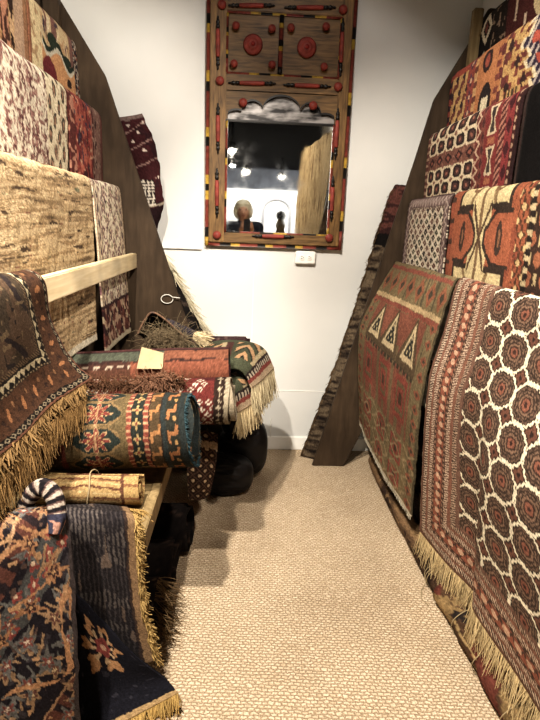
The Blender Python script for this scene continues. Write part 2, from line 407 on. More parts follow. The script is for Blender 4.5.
def pat_kilim(u, v, W, H):
    ol = (126, 108, 72); K = base(u, ol); red = (146, 70, 54); f = u/W; g = v/H
    st = vn(u*60, v*3, 4); put(K, st > .62, (126, 104, 66)); put(K, st < .22, (92, 82, 58))
    # upper medallion row
    m = (g > .03) & (g < .16); a = np.mod(f*7, 1)-.5; b = (g-.095)/.13
    put(K, m & (np.abs(a)+np.abs(b)*.9 < .42), (150, 84, 52)); put(K, m & (np.abs(a)+np.abs(b) < .2), (74, 66, 54))
    put(K, (np.abs(g-.175) < .012), (190, 160, 110)); put(K, (np.abs(g-.2) < .012), red)
    put(K, (np.abs(g-.02) < .01), red)
    # red niche panel
    inn = (f > .14) & (f < .86) & (g > .215) & (g < .72)
    put(K, inn, (142, 76, 56)); col = np.mod(f*9.5, 1); put(K, inn & (col > .62) & (g > .36), (122, 98, 66))
    for c in (.26, .49, .75):
        a = (f-c)/.085; b = (g-.315)/.085; t = (b < 1) & (b > -1) & (np.abs(a) < (b+1)*.5)
        put(K, (np.abs(a) < 1.5) & (np.abs(b-.1) < 1.3) & (np.abs(a) < (b+1.35)*.62), (98, 78, 54)); put(K, t, (205, 180, 134)); put(K, t & (b < .72) & (np.abs(a) < (b+.55)*.5), (54, 56, 52))
        q = np.abs(np.mod(a*2+b*2, 1)-.5)+np.abs(np.mod(a*2-b*2, 1)-.5); put(K, t & (b < .72) & (q < .34) & (np.abs(a) < (b+.4)*.5), (196, 174, 128))
    for c in (.25, .5, .75):
        for gc, hh in ((.56, .1), (.8, .055), (.93, .04)):
            a = np.abs(f-c)/.075; b = np.abs(g-gc)/hh; put(K, np.maximum(a, b) < 1, (150, 62, 48)); put(K, (np.maximum(a, b) < .72) & (np.maximum(a, b) > .5), (112, 92, 62)); put(K, np.maximum(a, b) < .25, (84, 62, 48))
    put(K, (np.abs(g-.44) < .01) & (f > .14) & (f < .86) & (np.mod(f*22, 1) > .4), (70, 62, 50))
    lo = (g > .73); a = np.mod(f*6, 1)-.5; b = np.mod(g*13, 1)-.5
    put(K, lo & (np.abs(np.abs(a)+np.abs(b)-.4) < .06), (156, 132, 92))
    sb = ((f < .12) | (f > .88)) & (g > .2); b = np.mod(g*16, 1)-.5; a = np.where(f < .5, f, 1-f)/.12-.5
    put(K, sb & (np.abs(a)+np.abs(b) < .36), (150, 78, 52)); put(K, sb & (np.abs(a)+np.abs(b) < .16), (76, 70, 54))
    put(K, np.minimum(f, 1-f) < .012, (84, 74, 52)); put(K, g > .988, (206, 198, 178))
    return worn(K, u, v, .26, 5, 9)
def pat_diamond(u, v, W, H):
    K = base(u, (214, 202, 180)); a, b, i, j = cells(u, v, .074, .050); d = np.abs(a)/.037+np.abs(b)/.025; h = hsh(i*2, j*2, 3)
    put(K, d < .66, (48, 38, 40)); put(K, (d < .66) & (h > .6), (104, 62, 54)); put(K, (d < .66) & (h < .2), (70, 72, 58)); put(K, d < .16, (190, 170, 150))
    put(K, (np.abs(d-1) < .07) & (h > .3), (164, 132, 116))
    e, s = edge(u, v, W, H, 1, 1, 1, 0)
    bands(K, e, s, [(.012, (84, 62, 62), []), (.045, (124, 98, 98), [('zig', (180, 158, 150), .04)]), (.012, (84, 56, 56), [('dot', (190, 170, 150), .02)])])
    return worn(K, u, v, .12, 7)
def pat_orange(u, v, W, H):
    K = base(u, (172, 84, 44)); f = u; x = f-.315; y = v-.185
    n = fbm(u*20, v*20, 8); put(K, n > .66, (150, 68, 40))
    ax, ay = np.abs(x), np.abs(y)
    def shape(k): return ((ax < .2+k) & (ay < .33+k) & ~((ax > .075-k+np.maximum(0, .0)) & (ay < .12-k))) & ~((ax+ay*.0 > .16+k) & (ay > .27+k))
    m0 = shape(.022); m1 = shape(0.0)
    put(K, m0, (64, 50, 44)); put(K, m1, (206, 184, 128))
    hx = (ax > .035) & (ay < .03+.9*(ax-.035)) & (ay < .1) & (ax < .24); put(K, hx, (64, 50, 44)); hx = (ax > .05) & (ay < .02+.9*(ax-.05)) & (ay < .085) & (ax < .24); put(K, hx, (172, 84, 44)); put(K, np.hypot((ax-.155)/.024, ay/.06) < 1, (70, 52, 46)); put(K, np.hypot((ax-.155)/.008, ay/.03) < 1, (150, 96, 62))
    put(K, m1 & (ax < .012), (128, 96, 62)); put(K, m1 & (np.abs(ax+ay*.5-.16) < .012) & (ay > .1), (140, 110, 70))
    put(K, m1 & (np.hypot(ax-.09, ay-.2) < .04) & (np.hypot(ax-.09, ay-.2) > .026), (120, 84, 52)); put(K, m1 & (np.maximum(ax, np.abs(ay-.26)) < .035), (146, 62, 42))
    put(K, m1 & (ax < .07) & (np.abs(ax-ay*.6) < .009), (92, 66, 48))
    r = u > .585; a, b, i, j = cells(u-.62, v, .07, .085); put(K, r & motif(a/.07, b/.085, 'flower'), (92, 58, 40)); put(K, r & (np.hypot(a, b) < .012), (214, 176, 110))
    put(K, np.abs(u-.675) < .016, (50, 40, 36)); put(K, (np.abs(u-.675) < .016) & (np.mod(v*26, 1) < .45), (200, 176, 128))
    r2 = u > .69; put(K, r2, (190, 164, 112)); a, b, i, j = cells(u-.74, v, .1, .12); put(K, r2 & (octn(a, b) < .042), (70, 48, 40)); put(K, r2 & (octn(a, b) < .024), (170, 92, 52))
    put(K, u > W-.04, (120, 58, 40))
    l = u < .045; put(K, l, (160, 74, 44)); put(K, l & (np.abs(np.mod(v*12, 1)-.5) < .12), (80, 56, 46))
    return worn(K, u, v, .2, 9)
def pat_hexred(u, v, W, H):
    K = base(u, (128, 76, 64)); a, b, i, j = cells(u-.1, v-.035, .118, .066, False)
    n = vn(u*90, v*90, 3); put(K, n > .7, (156, 100, 84))
    q = np.mod(j, 3) < 2; field = u < .62
    d = octn(a/.059, b/.035, .62)
    put(K, field & q & (d < 1.0), (222, 200, 164)); put(K, field & q & (d < .74), (56, 40, 42)); put(K, field & q & (d < .44), (96, 60, 56)); put(K, field & q & (d < .18), (176, 100, 80))
    dd = np.abs(a)/.05+np.abs(b)/.028
    put(K, field & ~q & (dd < .9), (62, 40, 42)); put(K, field & ~q & (dd < .45), (164, 84, 66))
    e = u-.62
    bands(K, np.where(e > 0, e, 9), v, [(.05, (122, 44, 44), [('zig', (206, 170, 140), .05)]), (.04, (140, 70, 60), [('dia', (92, 46, 48), .05)]), (.13, (140, 40, 46), []), (.05, (96, 40, 44), [('run', (190, 120, 100), .06)]), (.06, (152, 42, 52), [('dia', (84, 34, 44), .08)]), (.03, (80, 36, 40), [('dot', (190, 150, 120), .03)]), (.3, (58, 34, 38), [])])
    m = (e > .09) & (e < .22); b = np.mod(v/.15, 1)-.5; a = (e-.155)/.13
    put(K, m & (np.abs(a) < .12+.6*np.abs(b)) & (np.abs(b) < .36), (214, 190, 154)); put(K, m & (np.abs(a) < .05+.4*np.abs(b)) & (np.abs(b) < .3), (72, 60, 58)); put(K, m & (np.abs(b) > .42) & (np.abs(a) < .25), (176, 96, 60))
    put(K, u < .04, (110, 58, 54)); put(K, (u < .04) & (np.mod(v*30, 1) < .4), (180, 140, 116))
    return worn(K, u, v, .15, 4)
def pat_black(u, v, W, H):
    K = base(u, (22, 20, 22)); put(K, u < .02, (70, 52, 50)); put(K, (u > .02) & (u < .03), (40, 36, 38)); return worn(K, u, v, .3, 4)
def pat_yellow(u, v, W, H):
    K = base(u, (204, 158, 78)); n = fbm(u*25, v*25, 3); put(K, n > .62, (190, 138, 64))
    put(K, u < .035, (150, 56, 48)); put(K, (u < .035) & (np.mod(v*18, 1) < .5), (60, 40, 52))
    m = (u > .035) & (u < .22); a, b, i, j = cells(u-.13, v, .085, .13); put(K, m & motif(a/.09, b/.1, 'hook'), (126, 58, 54)); put(K, m & (np.abs(a)+np.abs(b) < .02), (62, 42, 54)); put(K, m & (v < .05), (176, 62, 44))
    m = (np.abs(u-.15)/.1+np.abs(v-.36)/.1 < 1) & (u < .24); put(K, m, (58, 44, 60)); put(K, m & (np.abs(u-.15)/.1+np.abs(v-.36)/.1 < .6), (160, 60, 48))
    m = (u > .22) & (u < .3); put(K, m, (158, 60, 50)); a = (u-.26)/.08; b = np.mod(v/.07, 1)-.5; put(K, m & motif(a, b, 'flower'), (96, 60, 84)); put(K, m & (np.hypot(a, b) < .14), (210, 160, 120))
    put(K, (u > .3) & (u < .34), (206, 150, 84)); put(K, (u > .3) & (u < .34) & (np.mod(v*16, 1) < .4), (120, 60, 50))
    m = (u > .34) & (u < .6); put(K, m, (196, 116, 52))
    d = np.hypot((u-.46)/.065, np.maximum((v-.27), 0)/.05+np.minimum(v-.27, 0)/.12); dm = (np.abs(u-.46) < .065) & (v > .16) & ((v > .24) | (np.hypot((u-.46)/.065, (v-.24)/.08) < 1)) & (v < .36)
    put(K, dm, (52, 42, 44)); put(K, dm & (np.abs(u-.46) < .036) & (v > .22) & (v < .33), (222, 206, 170)); put(K, dm & (np.abs(u-.46) < .018) & (v > .27), (150, 80, 50))
    put(K, np.hypot((u-.44)/.05, (v-.07)/.045) < 1, (64, 44, 46)); put(K, np.hypot((u-.44)/.025, (v-.07)/.025) < 1, (170, 70, 52))
    put(K, (np.abs(u-.61-.015*np.sign(np.sin(v*70))) < .017), (116, 50, 52)); put(K, (np.abs(u-.565) < .02) & (np.mod(v*20, 1) < .5), (138, 62, 54))
    m = u > .635; a, b, i, j = cells(u-.72, v, .13, .15); put(K, m & motif(a/.11, b/.12, 'cross'), (140, 58, 50)); put(K, m & (np.abs(a)+np.abs(b) < .026), (66, 44, 44))
    put(K, m & (np.abs(u-.7) < .05) & (v > .24) & (v < .37) & (np.mod(u*34, 1) < .55), (72, 62, 44))
    z = u-.78-.7*np.abs(v-.1)+.02*np.sign(np.sin(v*80))
    put(K, z > -.075, (206, 160, 80)); put(K, (z > -.075) & (z < -.035) & (np.mod(v*24, 1) < .5), (120, 50, 48)); put(K, z > -.03, (226, 208, 170)); put(K, z > -.008, (58, 48, 74)); put(K, (z > -.008) & (z < .05) & (np.mod((u+v)*18, 1) < .4), (190, 176, 170)); put(K, z > .055, (192, 66, 46))
    e = (z > .12) & ((np.abs(np.mod(u*5.5, 1)-.3) < .08) | ((np.mod(v*22, 1) < .4) & (np.mod(u*5.5, 1) > .3) & (np.mod(u*5.5, 1) < .75))) & (np.mod(v, .2) < .13)
    put(K, e, (232, 214, 180))
    return worn(K, u, v, .14, 6)
def pat_darkred(u, v, W, H):
    K = base(u, (88, 36, 36)); m = u < .13; put(K, m, (34, 28, 28)); b = np.mod(v/.17, 1)-.5; a = (u-.065)/.13
    put(K, m & (np.abs(np.abs(a)*.9+np.abs(b)-.34) < .1), (206, 190, 160)); put(K, m & (np.abs(a)+np.abs(b) < .15), (130, 60, 52))
    put(K, (u > .13) & (u < .27), (46, 36, 32)); put(K, (u > .13) & (u < .27) & (vn(u*60, v*60, 2) > .8), (150, 120, 96))
    z = u-.36-.1*(np.mod(v/.3, 1) > .5); put(K, np.abs(z) < .01, (206, 180, 150))
    a = u-.62; b = np.mod(v+.05, .3)-.15; put(K, (np.hypot(a, b) < .11), (206, 182, 130)); put(K, (np.hypot(a, b) < .06), (60, 44, 42)); put(K, (np.hypot(a, b) < .025), (170, 142, 98)); put(K, (np.abs(a) < .035), (200, 170, 116)); put(K, (np.abs(a) < .012), (58, 42, 40))
    put(K, u > .8, (66, 48, 60)); put(K, (u > .84), (92, 76, 74))
    return worn(K, u, v, .2, 6)
def pat_pict(u, v, W, H):
    K = base(u, (214, 186, 136)); n = fbm(u*16, v*16, 4); put(K, n > .58, (196, 150, 98)); put(K, n < .34, (226, 206, 166))
    m, _ = (vn(u*26, v*9, 8) > .72), 0; put(K, m & (v < .2), (140, 92, 84)); put(K, (vn(u*18, v*22, 5) > .8) & (v < .24), (86, 62, 78))
    v = v*1.9; z = v-.25-.14*u+.05*np.sin(u*24); put(K, z > .0, (200, 196, 176)); put(K, z > .035, (212, 146, 82)); put(K, (np.abs(z+.02) < .022) & (u > .14), (40, 56, 46)); put(K, (np.hypot((u-.26)/.06, (v-.22)/.05) < 1), (46, 62, 48)); put(K, (np.hypot((u-.44)/.06, (v-.29)/.035) < 1), (46, 58, 48))
    put(K, np.hypot((u-.21)/.10, (v-.56)/.20) < 1, (128, 30, 46)); put(K, (np.hypot((u-.45)/.03, (v-.46)/.035) < 1), (62, 44, 40))
    put(K, u < .13, (226, 204, 152)); put(K, (u < .13) & (vn(u*50, v*24, 3) > .76), (190, 150, 104)); put(K, u < .02, (160, 96, 64))
    r = u > W-.07; put(K, r, (46, 42, 54)); put(K, r & (vn(u*70, v*70, 6) > .6), (190, 176, 160)); put(K, r & (vn(u*60, v*60, 16) > .72), (150, 84, 60))
    return worn(K, u, v, .12, 6)
def pat_ostripe(u, v, W, H):
    K = base(u, (206, 160, 92)); n = fbm(u*60, v*30, 2); put(K, n > .55, (180, 112, 62)); put(K, n > .68, (224, 196, 132)); put(K, n < .32, (146, 76, 56))
    for c, w, g, k in ((W-.02, .02, (176, 120, 78), None), (W-.085, .045, (196, 158, 128), None), (W-.15, .018, (70, 46, 40), (216, 170, 120)), (W-.21, .035, (214, 140, 104), (92, 52, 44)), (W-.28, .02, (60, 42, 38), (210, 176, 124)), (W-.36, .04, (196, 142, 96), (120, 62, 50))):
        m = np.abs(u-c) < w; put(K, m, g)
        if k: put(K, m & (vn(u*80, v*42, 5) > .52), k)
    return worn(K, u, v, .15, 6)
def pat_mwhite(u, v, W, H):
    s = fbm(u*46, v*20, 3); t = fbm(u*95, v*70, 7); s = .55*s+.45*t+.0
    K = base(u, (212, 198, 176)); f = u/W
    put(K, (s*.6+t*.4 > .52-.0*f) & (f < .78), (128, 76, 74)); put(K, (s*.5+t*.5 < .38) & (f < .8), (226, 214, 192)); put(K, (s*.55+t*.45 > .62) & (f < .8), (88, 42, 48)); put(K, (t > .66) & (f < .75), (170, 120, 112))
    st = (np.mod(u*26+.6*vn(u*5, v*7, 2), 1) < .4) & (v > .34) & (f < .85); put(K, st & (vn(u*40, v*10, 9) > .45), (84, 36, 46))
    r = f > .78; put(K, r, (216, 202, 168)); a, b, i, j = cells(u, v-.06, .1, .11); put(K, r & (np.hypot(a/.019, b/.03) < 1), (74, 66, 58)); put(K, r & (np.hypot(a/.009, b/.016) < 1), (160, 110, 84)); put(K, r & (vn(u*80, v*50, 4) > .74), (176, 146, 120))
    return worn(K, u, v, .16, 6)
def pat_redrug(u, v, W, H):
    K = base(u, (146, 44, 42)); n = fbm(u*40, v*26, 3); put(K, n > .57, (188, 84, 62)); put(K, n < .38, (84, 34, 46)); put(K, vn(u*52, v*44, 6) > .8, (70, 58, 84)); put(K, vn(u*60, v*60, 9) > .86, (204, 156, 120))
    r = u > W-.2; put(K, r, (140, 98, 88)); a, b, i, j = cells(u-W+.13, v, .1, .09, False); put(K, r & (np.hypot(a, b) < .02), (74, 44, 46)); put(K, r & (np.abs(u-W+.18) < .012), (96, 40, 42)); put(K, r & (vn(u*70, v*70, 4) > .7), (166, 132, 116)); put(K, u > W-.04, (124, 70, 66))
    l = u < .07; put(K, l, (104, 40, 40)); put(K, l & (vn(u*50, v*60, 4) > .62), (186, 120, 96))
    return worn(K, u, v, .2, 6)
def pat_tan(u, v, W, H):
    s = fbm(u*5, v*96, 3, 2); t = vn(u*9, v*120, 8); g = fbm(u*4, v*6, 21)
    K = base(u, (176, 146, 100)); put(K, s > .53, (196, 168, 122)); put(K, s > .74, (160, 128, 84)); put(K, s < .36, (150, 120, 80)); put(K, s < .22, (116, 92, 64))
    put(K, (t > .84) & (g > .42), (84, 64, 48)); put(K, (t < .05) & (g < .6), (112, 112, 84)); put(K, (vn(u*10, v*90, 12) > .95), (130, 74, 56))
    put(K, v > H-.03, (206, 196, 172))
    return worn(K, u, v, .14, 6)*1.2
def pat_floral(u, v, W, H):
    K = base(u, (216, 202, 176)); a, b, i, j = cells(u+.02*np.sin(v*30), v, .13, .12); r = np.hypot(a, b); th = np.arctan2(b, a); h = hsh(i*2, j*2, 5)
    fl = r < .028+.010*np.cos(5*th+h*6); put(K, fl, (128, 84, 92)); put(K, r < .017, (206, 176, 150)); put(K, r < .009, (92, 54, 66))
    n = fbm(u*46, v*40, 9); put(K, (n > .68) & ~fl, (136, 104, 106)); put(K, (n < .30) & ~fl, (138, 134, 104)); put(K, (vn(u*60, v*60, 19) > .86) & ~fl, (74, 50, 60))
    put(K, (np.abs(np.mod(u*8+np.sin(v*20)*.35, 1)-.5) < .035), (126, 120, 96))
    e, s = edge(u, v, W, H, 1, 1, 0, 0); bands(K, e, s, [(.014, (196, 172, 142), []), (.012, (120, 84, 80), [('dot', (206, 186, 156), .02)]), (.05, (214, 196, 164), [('vine', (136, 84, 88), .12), (('dot', .25), (100, 80, 84), .06)]), (.008, (130, 92, 84), [])])
    g = H-v; m = g < .2; put(K, m, (120, 62, 56)); put(K, m & (np.mod(u*7+g*7, 1) < .2), (196, 176, 140)); put(K, m & (vn(u*44, v*44, 3) > .62), (70, 40, 46)); put(K, m & (vn(u*44, v*44, 13) > .7), (190, 150, 124))
    put(K, (g < .215) & (g > .2), (72, 44, 48)); put(K, g < .025, (200, 188, 160))
    return worn(K, u, v, .14, 6)*1.25
def pat_brown(u, v, W, H):
    K = base(u, (72, 58, 44)); n = fbm(u*16, v*12, 3); put(K, n > .56, (92, 68, 50)); put(K, n < .38, (58, 56, 46)); put(K, np.abs(np.mod(u*5+np.sin(v*14)*.5, 1)-.5) < .07, (50, 40, 42)); put(K, vn(u*60, v*60, 9) > .82, (120, 96, 66)); put(K, vn(u*50, v*50, 19) > .86, (44, 36, 36))
    d = np.minimum(W-u, H-v); s = np.where(W-u < H-v, v, u)
    bands(K, d, s, [(.008, (132, 80, 56), []), (.022, (36, 31, 29), [('ring', (160, 144, 116), .028)]), (.008, (96, 60, 40), []), (.088, (94, 58, 36), []), (.010, (52, 42, 34), [('dot', (150, 126, 92), .016)]), (.022, (190, 174, 136), [('tri', (36, 32, 30), .032)]), (.008, (42, 36, 32), []), (.014, (116, 90, 60), [('run', (60, 46, 38), .024)])])
    m = (d > .04) & (d < .124); a = (np.mod(s/.085, 1)-.5)*.085; b = d-.082; put(K, m & (vn(u*90, v*90, 29) > .7), (74, 48, 34)); put(K, m & (np.hypot((a-.15*b)/.008, (b+.008)/.020) < 1), (188, 116, 54)); put(K, m & (np.hypot((a-.034)/.005, (b-.014)/.010) < 1), (150, 100, 56)); put(K, m & (np.hypot((a+.03)/.006, (b+.014)/.010) < 1), (66, 44, 36))
    return worn(K, u, v, .2, 6)*0.85
def pat_star(u, v, W, H):
    K = base(u, (116, 96, 58)); x = (W-u)/.74
    put(K, fbm(u*20, v*20, 5) > .58, (130, 106, 64))
    a, b, i, j = cells(x-.395, v-.012, .9, .092, False); a = a*.74
    d = np.maximum(np.abs(a)*.5, np.maximum(np.abs(b), (np.abs(a)+np.abs(b)*1.2)*.46)); put(K, d < .041, (48, 62, 58)); put(K, np.abs(d-.042) < .003, (150, 116, 66))
    st = np.hypot(a*.86, b)-.012*np.cos(8*np.arctan2(b, a*.86)); put(K, st < .032, (206, 160, 104)); put(K, st < .0275, (150, 52, 46)); put(K, st < .010, (196, 156, 84)); put(K, st < .005, (120, 54, 42)); put(K, (np.abs(a) < .003) & (np.abs(b) < .03), (190, 140, 90))
    def band(x0, x1, g): m = (x >= x0) & (x < x1); put(K, m, g); return m
    band(0, .028, (52, 64, 66)); m = band(.028, .085, (58, 60, 52)); a = np.mod(v/.075, 1)-.5; b = (x-.056)/.057; put(K, m & motif(a, b, 'hook'), (196, 118, 48)); put(K, m & (np.hypot(a+.3, b+.2) < .13), (206, 150, 70))
    band(.085, .105, (54, 66, 68)); m = band(.105, .165, (94, 72, 44)); b = (x-.135)/.06; put(K, m & motif(a, b, 'hook'), (190, 122, 50)); put(K, m & (np.abs(b) > .4), (60, 50, 44))
    m = band(.165, .187, (156, 62, 44)); put(K, m & (np.mod(v*44, 1) < .35), (214, 150, 104)); m = band(.187, .24, (46, 54, 50)); aa = np.mod(v/.05, 1)-.5; b = (x-.2135)/.053; put(K, m & motif(aa, b, 'flower'), (196, 160, 88)); put(K, m & (np.hypot(aa, b) < .12), (150, 60, 44))
    m = band(.24, .262, (156, 62, 44)); put(K, m & (np.mod(v*44, 1) < .35), (214, 150, 104)); band(.262, .29, (122, 100, 58))
    put(K, (x > .53) & (x < .55), (140, 62, 46)); m = (x > .55) & (x < .60); put(K, m, (90, 66, 44))
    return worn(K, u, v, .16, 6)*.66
def pat_yroll(u, v, W, H):
    K = base(u, (206, 162, 86)); c = v+.004*np.sin(u*30)+.008*vn(u*14, v*2, 4)
    k = np.mod(c*34, 1); put(K, (k < .2) & (vn(u*9, v*40, 13) > .3), (122, 70, 46)); put(K, (k > .5) & (k < .62), (224, 190, 118)); put(K, (k > .78) & (vn(u*16, v*60, 3) > .5), (160, 108, 58))
    x = W-u; put(K, (x < .05), (206, 162, 80)); put(K, (np.abs(x-.05) < .005), (120, 72, 48)); put(K, (x < .045) & (np.mod(v*24, 1) < .2), (160, 100, 54))
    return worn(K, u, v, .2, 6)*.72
def pat_k1(u, v, W, H):
    K = base(u, (84, 66, 56)); z = np.mod(v, .46)
    for z0, z1, c in ((0, .05, (88, 50, 50)), (.05, .12, (66, 82, 74)), (.12, .19, (88, 48, 54)), (.19, .26, (104, 60, 48)), (.26, .352, (158, 80, 52)), (.352, .36, (70, 44, 42)), (.36, .408, (84, 92, 78)), (.408, .416, (60, 40, 42)), (.416, .46, (98, 50, 52))):
        put(K, (z >= z0) & (z < z1), c)
    m = (z > .27) & (z < .352) & (u < W*.42); put(K, m, (92, 54, 46)); put(K, m & (np.abs(z-.335) < .005) & (np.mod(u*22, 1) < .6), (206, 180, 156)); put(K, m & (z < .325), (112, 66, 48))
    put(K, (z > .36) & (z < .408) & (u > W*.62), (150, 82, 54)); st = np.mod(v*160, 1) < .25; K[st] *= .88
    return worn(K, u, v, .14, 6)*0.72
def pat_k1b(u, v, W, H):
    return pat_k1(u, v, W, H)
def pat_k2(u, v, W, H):
    K = base(u, (124, 34, 34)); x = W-u; a, b, i, j = cells(u, v, .036, .05); put(K, (hsh(i*2, j*2, 3) > .45) & (motif(a/.03, b/.03, 'ring')), (222, 206, 186)); n = fbm(u*12, v*12, 2); put(K, n > .66, (96, 28, 34))
    m = x < .06; put(K, m, (60, 40, 34)); a = np.mod(v/.026, 1)-.5; put(K, m & motif(a, (x-.038)/.03, 'flower'), (190, 170, 142)); put(K, x < .018, (176, 160, 134))
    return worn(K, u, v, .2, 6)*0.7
def pat_green(u, v, W, H):
    K = base(u, (76, 82, 58)); g = H-v
    k = np.mod(v*6, 1); put(K, (k < .12), (196, 176, 130)); put(K, (k > .12) & (k < .3), (92, 46, 44)); z = np.mod(u*7+np.abs(np.mod(v*9, 1)-.5)*2, 1); put(K, (k > .4) & (z < .4), (204, 150, 96)); put(K, (k > .4) & (z > .82), (46, 50, 44)); put(K, (vn(u*5, v*4, 9) > .6), (84, 92, 68))
    put(K, g < .085, (60, 44, 44)); put(K, (g < .075) & (np.mod(u*30, 1) < .55), (206, 190, 168)); put(K, g < .05, (168, 66, 58)); put(K, g < .03, (206, 176, 140))
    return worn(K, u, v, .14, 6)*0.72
def plain(c, amt=.25, specks=None, sc=50, th=.75):
    def f(u, v, W, H):
        K = base(u, c)
        if specks is not None: put(K, vn(u*sc, v*sc, 3) > th, specks)
        return worn(K, u, v, amt, 6)
    return f
def pat_dred(u, v, W, H):
    K = base(u, (72, 26, 34)); n = fbm(u*20, v*14, 3); put(K, n > .6, (58, 26, 34)); l = np.abs(np.mod(v*11+u*6, 1)-.5); put(K, (l < .035) & (v < .33), (150, 112, 108)); a, b, i, j = cells(u, v, .07, .09); put(K, (v < .33) & (hsh(i*2, j*2, 8) > .55) & (np.hypot(a, b) < .007), (206, 186, 176))
    m = (v > .33) & (v < .46) & (u < W*.75); q = (np.mod(u*30+v*30, 1) < .5) ^ (np.mod(u*30-v*30, 1) < .5); put(K, m, (40, 26, 30)); put(K, m & q, (206, 196, 182)); put(K, (v > .46) & (v < .472), (166, 150, 132)); put(K, (v > .48) & (v < .66), (46, 24, 30)); put(K, (v > .6) & (v < .63) & (vn(u*60, v*60, 2) > .6), (204, 190, 180)); put(K, v < .02, (120, 96, 94))
    return worn(K, u, v, .2, 6)
def pat_navyfl(u, v, W, H):
    K = base(u, (38, 33, 42)); n = fbm(u*40, v*40, 5); put(K, n > .64, (62, 56, 64)); put(K, vn(u*70, v*70, 15) > .86, (96, 70, 62))
    p, q = u*.82+v*.57, v*.82-u*.57
    zr = np.mod(p, .30); m = (zr > .245) & (v > .08); put(K, m, (104, 56, 46)); put(K, m & (np.mod(q*22, 1) < .4), (48, 36, 42)); put(K, m & (np.abs(zr-.247) < .004), (176, 130, 90))
    m2 = (zr > .02) & (zr < .085) & (v > .08); put(K, m2, (78, 80, 82)); a, b, i, j = cells(p, q, .05, .07); put(K, m2 & (np.hypot(a, b) < .014+.004*np.cos(5*np.arctan2(b, a))), (150, 56, 52)); put(K, m2 & (np.hypot(a, b) < .005), (206, 176, 146))
    for sc, ox, oy, c1, c2, c3, th0, sd in ((.105, .02, .01, (160, 122, 84), (106, 60, 52), (196, 166, 120), .25, 2), (.088, .07, .05, (104, 104, 104), (136, 62, 56), (200, 180, 160), .45, 12), (.12, .0, .09, (170, 114, 68), (70, 44, 46), (190, 140, 84), .5, 22)):
        a, b, i, j = cells(u+ox, v+oy, sc, sc*1.1); th = np.arctan2(b, a); r = np.hypot(a, b); h = hsh(i*2, j*2, sd); ok = (h > th0) & (v > .05)
        lx = a*np.cos(h*9)+b*np.sin(h*9); ly = -a*np.sin(h*9)+b*np.cos(h*9)
        put(K, ok & (np.abs(ly-.35*np.abs(lx)) < .009*np.clip(1-np.abs(lx)/.05, 0, 1)), c1); put(K, ok & (np.abs(ly+.025+.3*lx) < .003) & (np.abs(lx) < .04), c1)
        R = .017+.007*np.cos(5*th+h*6); put(K, ok & (r < R), c1); put(K, ok & (r < R*.62), c2); put(K, ok & (r < R*.25), c3)
    lf = np.abs(np.mod(p*5.2+.25*np.sin(q*24), 1)-.5); put(K, (lf < .05*np.abs(np.sin(q*30))) & (v > .1), (184, 126, 76))
    put(K, vn(u*46, v*40, 31) > .9, (190, 140, 90)); put(K, u > W-.012, (70, 60, 62))
    return worn(K, u, v, .22, 6)
def pat_wstripe(u, v, W, H):
    K = base(u, (40, 35, 42)); k = np.mod(v*48+.1*np.sin(u*60), 1); put(K, k < .38, (184, 168, 156)); put(K, k > .84, (110, 78, 76)); put(K, v > H-.045, (64, 66, 92)); put(K, (v > H-.032) & (vn(u*60, v*60, 3) > .45), (196, 136, 120)); return worn(K, u, v, .15, 6)
def pat_nback(u, v, W, H):
    K = base(u, (44, 40, 46)); k = np.mod(u*75+.5*vn(u*8, v*14, 1), 1); put(K, k < .35, (66, 60, 64)); n = fbm(u*11, v*22, 3); put(K, (n > .62) & (k < .5), (92, 84, 84)); put(K, (vn(u*60, v*12, 8) > .88), (108, 90, 82))
    put(K, u > W-.022, (150, 114, 76)); put(K, (u > W-.03) & (u < W-.022), (70, 52, 48)); put(K, v < .02, (100, 78, 64))
    return worn(K, u, v, .25, 6)
def pat_ncorner(u, v, W, H):
    K = base(u, (27, 28, 40)); x, y = u-W*.44, v-H*.36
    th = np.arctan2(y, x); r = np.hypot(x*1.15, y*.8); put(K, r < .064+.016*np.cos(6*th)+.010*np.cos(13*th), (182, 126, 72)); put(K, r < .046+.010*np.cos(7*th+1), (36, 32, 42)); put(K, (r < .046) & (np.cos(9*th) > .2), (196, 160, 116)); put(K, r < .026+.004*np.cos(5*th), (156, 58, 60)); put(K, r < .010, (214, 160, 134))
    put(K, vn(u*60, v*60, 4) > .9, (52, 52, 66))
    put(K, v > H-.02, (170, 134, 80)); return worn(K, u, v, .15, 6)
def pat_edgepile(u, v, W, H):
    s = fbm(u*14+v*12, v*60, 3); K = base(u, (84, 68, 52)); put(K, s > .57, (112, 94, 72)); put(K, s < .42, (60, 47, 38)); put(K, s < .32, (38, 30, 27)); put(K, (v < .3), (64, 34, 34)); put(K, (v < .3) & (s > .55), (104, 54, 48)); put(K, np.abs(v-.33) < .035, (26, 22, 22)); return worn(K, u, v, .25, 6)
def pat_brroll(u, v, W, H):
    K = base(u, (112, 82, 54)); n = fbm(u*10, v*30, 3); put(K, n > .55, (140, 104, 66)); put(K, n < .38, (66, 46, 36)); put(K, vn(u*30, v*60, 8) > .78, (160, 122, 74)); put(K, u > W-.25, (84, 58, 42)); put(K, (u > W-.25) & (vn(u*40, v*40, 2) > .6), (54, 38, 32)); return worn(K, u, v, .25, 6)
def pat_mroll(u, v, W, H):
    K = base(u, (150, 118, 66)); n = fbm(u*14, v*22, 5); put(K, n > .56, (176, 140, 80)); put(K, n < .4, (96, 66, 44)); put(K, fbm(u*9, v*14, 15) > .64, (122, 54, 42)); put(K, fbm(u*12, v*18, 25) > .68, (52, 44, 44)); put(K, vn(u*6, v*20, 8) > .8, (196, 160, 96)); return worn(K, u, v, .25, 6)
